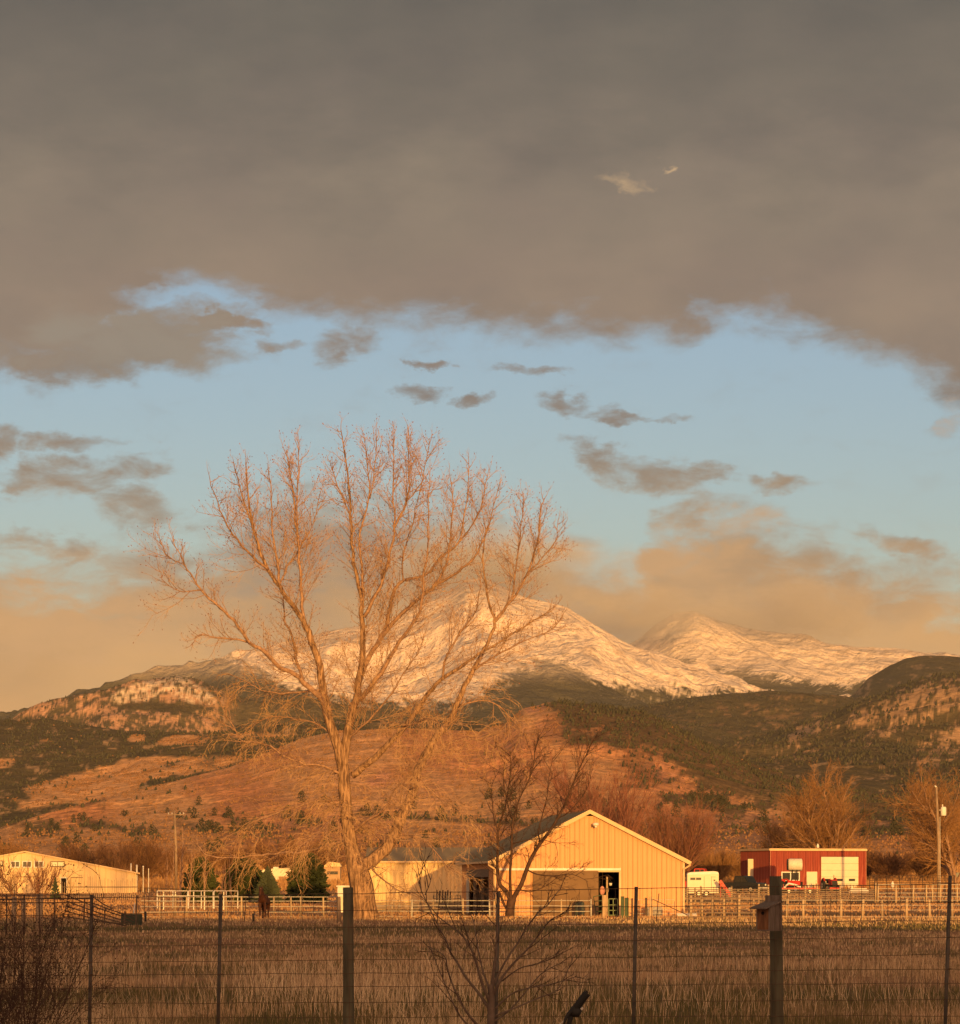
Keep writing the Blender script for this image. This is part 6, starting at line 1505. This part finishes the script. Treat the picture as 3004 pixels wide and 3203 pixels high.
# ---- young tree in front of the fence
YT = Vector(((1535 - CX) * 37 / F, 37, 0.0)); yt = thing('young_tree', 'young grey-barked bare tree spreading low in front of the wire fence', 'tree', YT)
ym = random.Random(18)
YL = [([(1532, 3420), (1534, 3300), (1536, 3203), (1538, 3120), (1534, 3080)], .048, .030, 0, 0),
      ([(1538, 3110), (1545, 3040), (1552, 2980), (1556, 2900), (1558, 2830), (1563, 2790)], .020, .004, 0, .1),
      ([(1536, 3140), (1510, 3080), (1490, 3010), (1470, 2960), (1440, 2920), (1400, 2890), (1360, 2862), (1310, 2848)], .018, .003, 0, -.4),
      ([(1536, 3100), (1515, 3050), (1500, 2990), (1490, 2930), (1478, 2870), (1468, 2860)], .012, .003, 0, .3),
      ([(1534, 3160), (1500, 3110), (1460, 3060), (1430, 3010), (1410, 2980), (1395, 2940), (1368, 2890), (1320, 2790), (1302, 2735)], .017, .003, 0, .4),
      ([(1320, 2795), (1315, 2760), (1305, 2700)], .005, .003, .3, .3), ([(1330, 2800), (1345, 2765), (1352, 2735)], .005, .003, .3, .3),
      ([(1540, 3120), (1570, 3060), (1610, 3010), (1650, 2970), (1690, 2920), (1720, 2880), (1760, 2860), (1790, 2845)], .016, .003, 0, -.3),
      ([(1540, 3090), (1580, 3010), (1620, 2950), (1650, 2900), (1690, 2850), (1715, 2830), (1745, 2790), (1760, 2783)], .012, .003, 0, .5),
      ([(1570, 3070), (1625, 3030), (1680, 3015), (1730, 2995), (1750, 2970)], .008, .003, 0, -.2),
      ([(1545, 3160), (1600, 3110), (1660, 3090), (1720, 3080), (1790, 3060), (1805, 3050)], .010, .003, 0, -.5),
      ([(1545, 3180), (1620, 3150), (1690, 3120), (1740, 3100), (1770, 3050), (1795, 2990)], .010, .003, 0, .3),
      ([(1538, 3200), (1590, 3165), (1640, 3110), (1690, 3050), (1740, 3020), (1770, 3010)], .010, .003, 0, .4),
      ([(1532, 3230), (1490, 3203), (1450, 3150), (1420, 3090), (1400, 3030), (1390, 2990), (1340, 2960)], .017, .003, 0, -.2),
      ([(1528, 3260), (1480, 3220), (1440, 3180), (1410, 3120), (1385, 3060), (1360, 3000), (1340, 2940)], .013, .003, 0, .2),
      ([(1450, 3000), (1462, 2950), (1465, 2900)], .006, .003, 0, 0)]
ytw = MB(); cfgy = dict(segs=[4, 3, 2], wob=[.10, .14, .2], up=[.06, .05, 0], kids=[3, 0, 0], first=[.3, .3, .2], spread=[.55, .55, .6], ratio=[.5, .5, .5], sides=[4, 4, 3], rmin=.0025)
for li, (pix, ra, rb, d0, d1) in enumerate(YL):
    sp = smooth_poly(from_pix(pix, 37, YT, d0, d1), 3)
    MB().tube(sp, taper(len(sp), ra, rb, .8), 9).build('trunk' if li == 0 else 'branch', M['paleyoung'], yt, True)
    if li == 0: continue
    for i in range(len(sp) // 3, len(sp) - 1, 2):
        d0_ = (sp[i + 1] - sp[i]).normalized(); s = ym.uniform(.4, .8); nd = (d0_ * math.cos(s) + rnd_perp(d0_, ym) * math.sin(s)).normalized()
        grow(ytw, sp[i], nd, ym.uniform(.12, .42), .0045, 0, 1, ym, cfgy)
ytw.build('twigs', M['darktwig'], yt, kind='stuff')

# ---- bicycle leaning at the bottom edge: only its grip shows
bk = thing('bicycle', 'bicycle of which only a black handlebar grip with brake lever shows at the bottom edge', 'bicycle', Vector((.40, 18, .38))); og = bk.location.copy()
q = lambda px, py, dy=0.0: P(px, py, 18 + dy) - og
MB().tube([q(1797, 3160), q(1803, 3152), q(1830, 3116), q(1838, 3107)], [.014, .0175, .0175, .0185], 12).build('grip', M['black'], bk, True)
g_ = bk.children[-1]
for k in range(9):
    a = q(1803, 3152).lerp(q(1833, 3112), k / 8); b_ = q(1803, 3152).lerp(q(1833, 3112), k / 8 + .05); MB().tube([a, b_], .0195, 12).build('grip_ring', M['black'], g_)
MB().tube([q(1838, 3107), q(1834, 3098)], [.008, .002], 5).build('bar_end_tag', M['black'], bk)
MB().tube([q(1783, 3158), q(1792, 3164), q(1806, 3166), q(1814, 3156)], [.018, .028, .027, .015], 10).build('shifter', M['black'], bk, True)
MB().tube([q(1800, 3172), q(1812, 3170)], [.010, .010], 8).build('reflector', M['redpaint'], bk)
MB().tube([q(1818, 3158), q(1824, 3152)], [.007, .007], 6).build('shifter_dial', M['white'], bk)
MB().tube([q(1797, 3162), q(1786, 3178), q(1781, 3203), q(1786, 3240), q(1788, 3300), q(1770, 3340)], [.013, .013, .012, .012, .012, .013], 10).build('handlebar', M['black'], bk, True)
MB().tube([q(1790, 3160, -.02), q(1778, 3172, -.03), q(1768, 3190, -.04), q(1762, 3215, -.04)], [.007, .009, .007, .005], 7).build('brake_lever', M['black'], bk, True)
MB().tube([q(1793, 3160, .02), q(1780, 3182, .02), q(1762, 3196, .02), q(1735, 3218, .02)], .003, 5).build('cable', M['galv'], bk)
for (cx_, nm) in ((-.45, 'rear'), (.62, 'front')):
    pts = [Vector((-.25 + cx_, .05 + .33 * 0, .34)) + Vector((math.cos(t) * .33, 0, math.sin(t) * .33)) for t in np.linspace(0, 6.2832, 25)]
    wh = MB().tube(pts, .022, 7, cap=False).build('wheel', M['black'], bk, True)
    for k in range(10):
        c_ = Vector((-.25 + cx_, .05, .34)); MB().tube([c_, c_ + Vector((math.cos(k * .628) * .32, 0, math.sin(k * .628) * .32))], .0015, 3).build('spoke', M['galv'], wh)
MB().tube([(-.70, .05, .34), (-.22, .05, .30), (.20, .05, .72), (-.40, .05, .75), (-.70, .05, .34)], .016, 7).build('frame', M['redpaint'], bk, True)
MB().tube([(.37, .05, .34), (.24, .05, .72), (.22, .05, .86)], .015, 7).build('fork', M['black'], bk, True)
MB().tube([(.22, .05, .86), q(1770, 3340)], .014, 7).build('stem', M['black'], bk, True)
MB().tube([(-.34, .05, .62), (-.42, .05, .82)], .013, 6).build('seat_post', M['black'], bk, True)
MB().ball((-.44, .05, .85), (.13, .06, .03), 8, 5).build('saddle', M['black'], bk, True)

# ================================================================== grass
def blades(name, n, yr, hr, wpx, mt, seed, weight=None, lean=.35, fan=1.06, power=1.0, label=None, minw=.006):
    rg = np.random.RandomState(seed)
    inv = rg.rand(n)
    Y = 1 / (1 / yr[0] + (1 / yr[1] - 1 / yr[0]) * inv) if power == 1.0 else yr[0] + (yr[1] - yr[0]) * inv
    X = rg.uniform(-1, 1, n) * ((1502 / F) * fan * Y + 3.2)
    if weight is not None:
        k = rg.rand(n) < weight(X, Y); X, Y = X[k], Y[k]; n = len(X)
    Z = np.interp(Y, GY, GZ)
    h = rg.uniform(hr[0], hr[1], n) * (0.7 + 0.6 * fbm(X / 1.6, Y / 4, seed, 3))
    w = np.maximum(minw, wpx * Y / F * 3.13) * rg.uniform(.6, 1.2, n)
    th = rg.uniform(0, 6.28, n); lx_ = np.cos(th) * lean * h * rg.rand(n); ly_ = np.sin(th) * lean * h * rg.rand(n)
    ph = rg.uniform(-.7, .7, n); sx, sy = np.cos(ph) * w / 2, np.sin(ph) * w / 2
    V = np.stack([np.stack([X - sx, Y - sy, Z - .06], -1), np.stack([X + sx, Y + sy, Z - .06], -1),
                  np.stack([X + lx_ * .35 + sx * .7, Y + ly_ * .35 + sy * .7, Z + h * .6], -1), np.stack([X + lx_ * .35 - sx * .7, Y + ly_ * .35 - sy * .7, Z + h * .6], -1),
                  np.stack([X + lx_, Y + ly_, Z + h], -1)], 1).astype(np.float32)
    base = np.arange(n, dtype=np.int64)[:, None] * 5
    Q = (base + np.array([0, 1, 2, 3])).astype(np.int32); T3 = (base + np.array([3, 2, 4])).astype(np.int32)
    me = bpy.data.meshes.new(name); me.vertices.add(n * 5); me.vertices.foreach_set('co', V.ravel())
    lo = np.concatenate([Q.ravel(), T3.ravel()]); st = np.concatenate([np.arange(n) * 4, n * 4 + np.arange(n) * 3]).astype(np.int32)
    me.loops.add(len(lo)); me.loops.foreach_set('vertex_index', lo); me.polygons.add(len(st)); me.polygons.foreach_set('loop_start', st)
    me.update(calc_edges=True); me.materials.append(mt)
    o = bpy.data.objects.new(name, me); COL.objects.link(o); tag(o, label, 'grass', kind='stuff'); return o
def grassmat(name, c1, c2, c3):
    m = bpy.data.materials.new(name); m.use_nodes = True; t = NT(m.node_tree); b = t.n['Principled BSDF']
    b.inputs['Roughness'].default_value = .9; b.inputs['Specular IOR Level'].default_value = .15
    g = t.new('ShaderNodeNewGeometry'); 
    n = t.noise(t.scalev(g.outputs['Position'], (1, .25, 1)), .5, 5, .6); n2 = t.new('ShaderNodeTexWhiteNoise'); 
    rp = g.outputs['Random Per Island']
    c = t.mix(t.sstep(n, .44, .58), c1, c2); c = t.mix(t.sstep(rp, .55, 1.0), c, c3)
    t.put(b.inputs['Base Color'], c); return m
gtan = grassmat('dry_grass', (.42, .29, .17), (.20, .15, .085), (.62, .46, .29))
gstalk = grassmat('pale_stalks', (.66, .50, .33), (.52, .38, .24), (.75, .6, .4))
ggrn = grassmat('green_grass', (.085, .085, .04), (.12, .10, .045), (.20, .15, .07))
def wgreen(X, Y):
    n = fbm(X / 12, Y / 26, 201, 5, .6); g3 = fbm(X / 30, Y / 12, 207, 4, .6); g2 = fbm(X / 2.2, Y / 7, 203, 4, .6)
    bd = np.exp(-((Y - 180 - (n - .5) * 40) / 12) ** 2) + 0.8 * np.exp(-((Y - 92 - (n - .5) * 20) / 4) ** 2) + 0.9 * np.exp(-((Y - 66 - (n - .5) * 14) / 4.5) ** 2) + .6 * np.exp(-((Y - 52) / 4) ** 2)
    return np.clip(bd * sst(g3, .2, .5) + sst(g2 + (g3 - .5), .58, .74) * .7, 0, 1)
blades('dry_pasture_grass', 98000, (40, 100), (.08, .30), .5, gtan, 1, lambda X, Y: (1 - .88 * wgreen(X, Y)) * (.35 + .65 * sst(fbm(X / 2.5, Y / 7, 77, 4), .35, .6)), lean=.7, label='dry tan grass covering the near pasture')
blades('short_pasture_grass', 80000, (95, 226), (.03, .16), .7, gtan, 11, lambda X, Y: (1 - .88 * wgreen(X, Y)) * (.4 + .6 * sst(fbm(X / 4, Y / 11, 78, 4), .35, .6)), lean=.6, label='short dry grass of the pasture towards the barns')
blades('green_pasture_grass', 115000, (40, 215), (.05, .17), .7, ggrn, 2, wgreen, label='low dark green grass patches in the pasture')
blades('tall_dry_stalks', 17000, (43, 92), (.30, .66), .45, gstalk, 3, lambda X, Y: sst(fbm(X / 3, Y / 6, 91, 4), .45, .65) * (.35 + .65 * (X < 0)), lean=.9, label='taller pale dry stalks near the fence')
blades('yard_stubble', 60000, (226, 430), (.05, .22), .9, grassmat('stubble', (.40, .24, .13), (.32, .17, .085), (.5, .33, .18)), 4, lambda X, Y: (.2 + .8 * sst(fbm(X / 9, Y / 16, 19, 4), .4, .6)) * np.where((X > 14) & (((Y > 236) & (Y < 264)) | ((Y > 325) & (Y < 375))), .12, 1), label='short dry stubble on the yards')
blades('meadow_grass', 60000, (430, 780), (.15, .8), 1.0, grassmat('meadow', (.36, .20, .09), (.26, .14, .065), (.45, .27, .12)), 6, None, label='rough orange meadow grass below the hill')

# ================================================================== haze and summit cloud
def vol_box(name, lo, hi, label, build_nodes):
    b = MB(); b.b2(lo[0], hi[0], lo[1], hi[1], lo[2], hi[2]); m = bpy.data.materials.new(name); m.use_nodes = True
    t = NT(m.node_tree); t.n.clear(); out = t.new('ShaderNodeOutputMaterial'); build_nodes(t, out)
    o = b.build(name, m); o['kind'] = 'stuff'; o['label'] = label; o['category'] = 'haze' if name == 'haze' else 'cloud'; return o
def hz(t, out):
    v = t.new('ShaderNodeVolumePrincipled'); v.inputs['Color'].default_value = (.92, .92, .92, 1); v.inputs['Density'].default_value = HAZE
    v.inputs['Anisotropy'].default_value = 0.0; t.l.new(v.outputs[0], out.inputs['Volume'])
HAZE = 0.000015
if HAZE: vol_box('haze', (-21000, -480, -61), (21000, 15600, 1150), 'thin warm morning haze over the valley and mountains', hz)

def peak_cloud(t, out):
    g = t.new('ShaderNodeNewGeometry'); pos = g.outputs['Position']
    sp_ = t.new('ShaderNodeSeparateXYZ'); t.l.new(pos, sp_.inputs[0]); x, y, z = sp_.outputs
    n = t.noise(t.scalev(pos, (1, .4, 2.0)), .0036, 6, .66)
    acc = None
    for (px, py, Y, rx, ry, rz, k) in ((1550, 1775, 12000, 420, 1300, 105, 1.1), (1950, 1925, 13300, 330, 1100, 110, 1.2), (2380, 1930, 14100, 600, 900, 120, 1.2), (1250, 1840, 12300, 260, 900, 60, .5)):
        c = P(px, py, Y)
        a = t.m('MULTIPLY', t.m('SUBTRACT', x, c.x), 1 / rx); b = t.m('MULTIPLY', t.m('SUBTRACT', y, c.y), 1 / ry); d = t.m('MULTIPLY', t.m('SUBTRACT', z, c.z), 1 / rz)
        r = t.m('ADD', t.m('MULTIPLY', a, a), t.m('ADD', t.m('MULTIPLY', b, b), t.m('MULTIPLY', d, d)))
        f = t.m('MULTIPLY', t.m('SUBTRACT', 1.0, r), k); acc = f if acc is None else t.m('MAXIMUM', acc, f)
    dn = t.m('MULTIPLY', t.sstep(t.m('MULTIPLY_ADD', t.m('SUBTRACT', n, .5), 4.0, acc), .0, 1.3), .0014)
    v = t.new('ShaderNodeVolumePrincipled'); v.inputs['Color'].default_value = (.97, .97, .97, 1); v.inputs['Anisotropy'].default_value = -0.08; t.l.new(dn, v.inputs['Density']); t.l.new(v.outputs[0], out.inputs['Volume'])
c0 = P(1170, 1990, 12300); c1 = P(2720, 1700, 14000)
vb = vol_box('summit_cloud', (c0.x - 250, 10900, 820), (c1.x, 15000, 1145), 'soft cloud clinging to the snowy summits', peak_cloud)
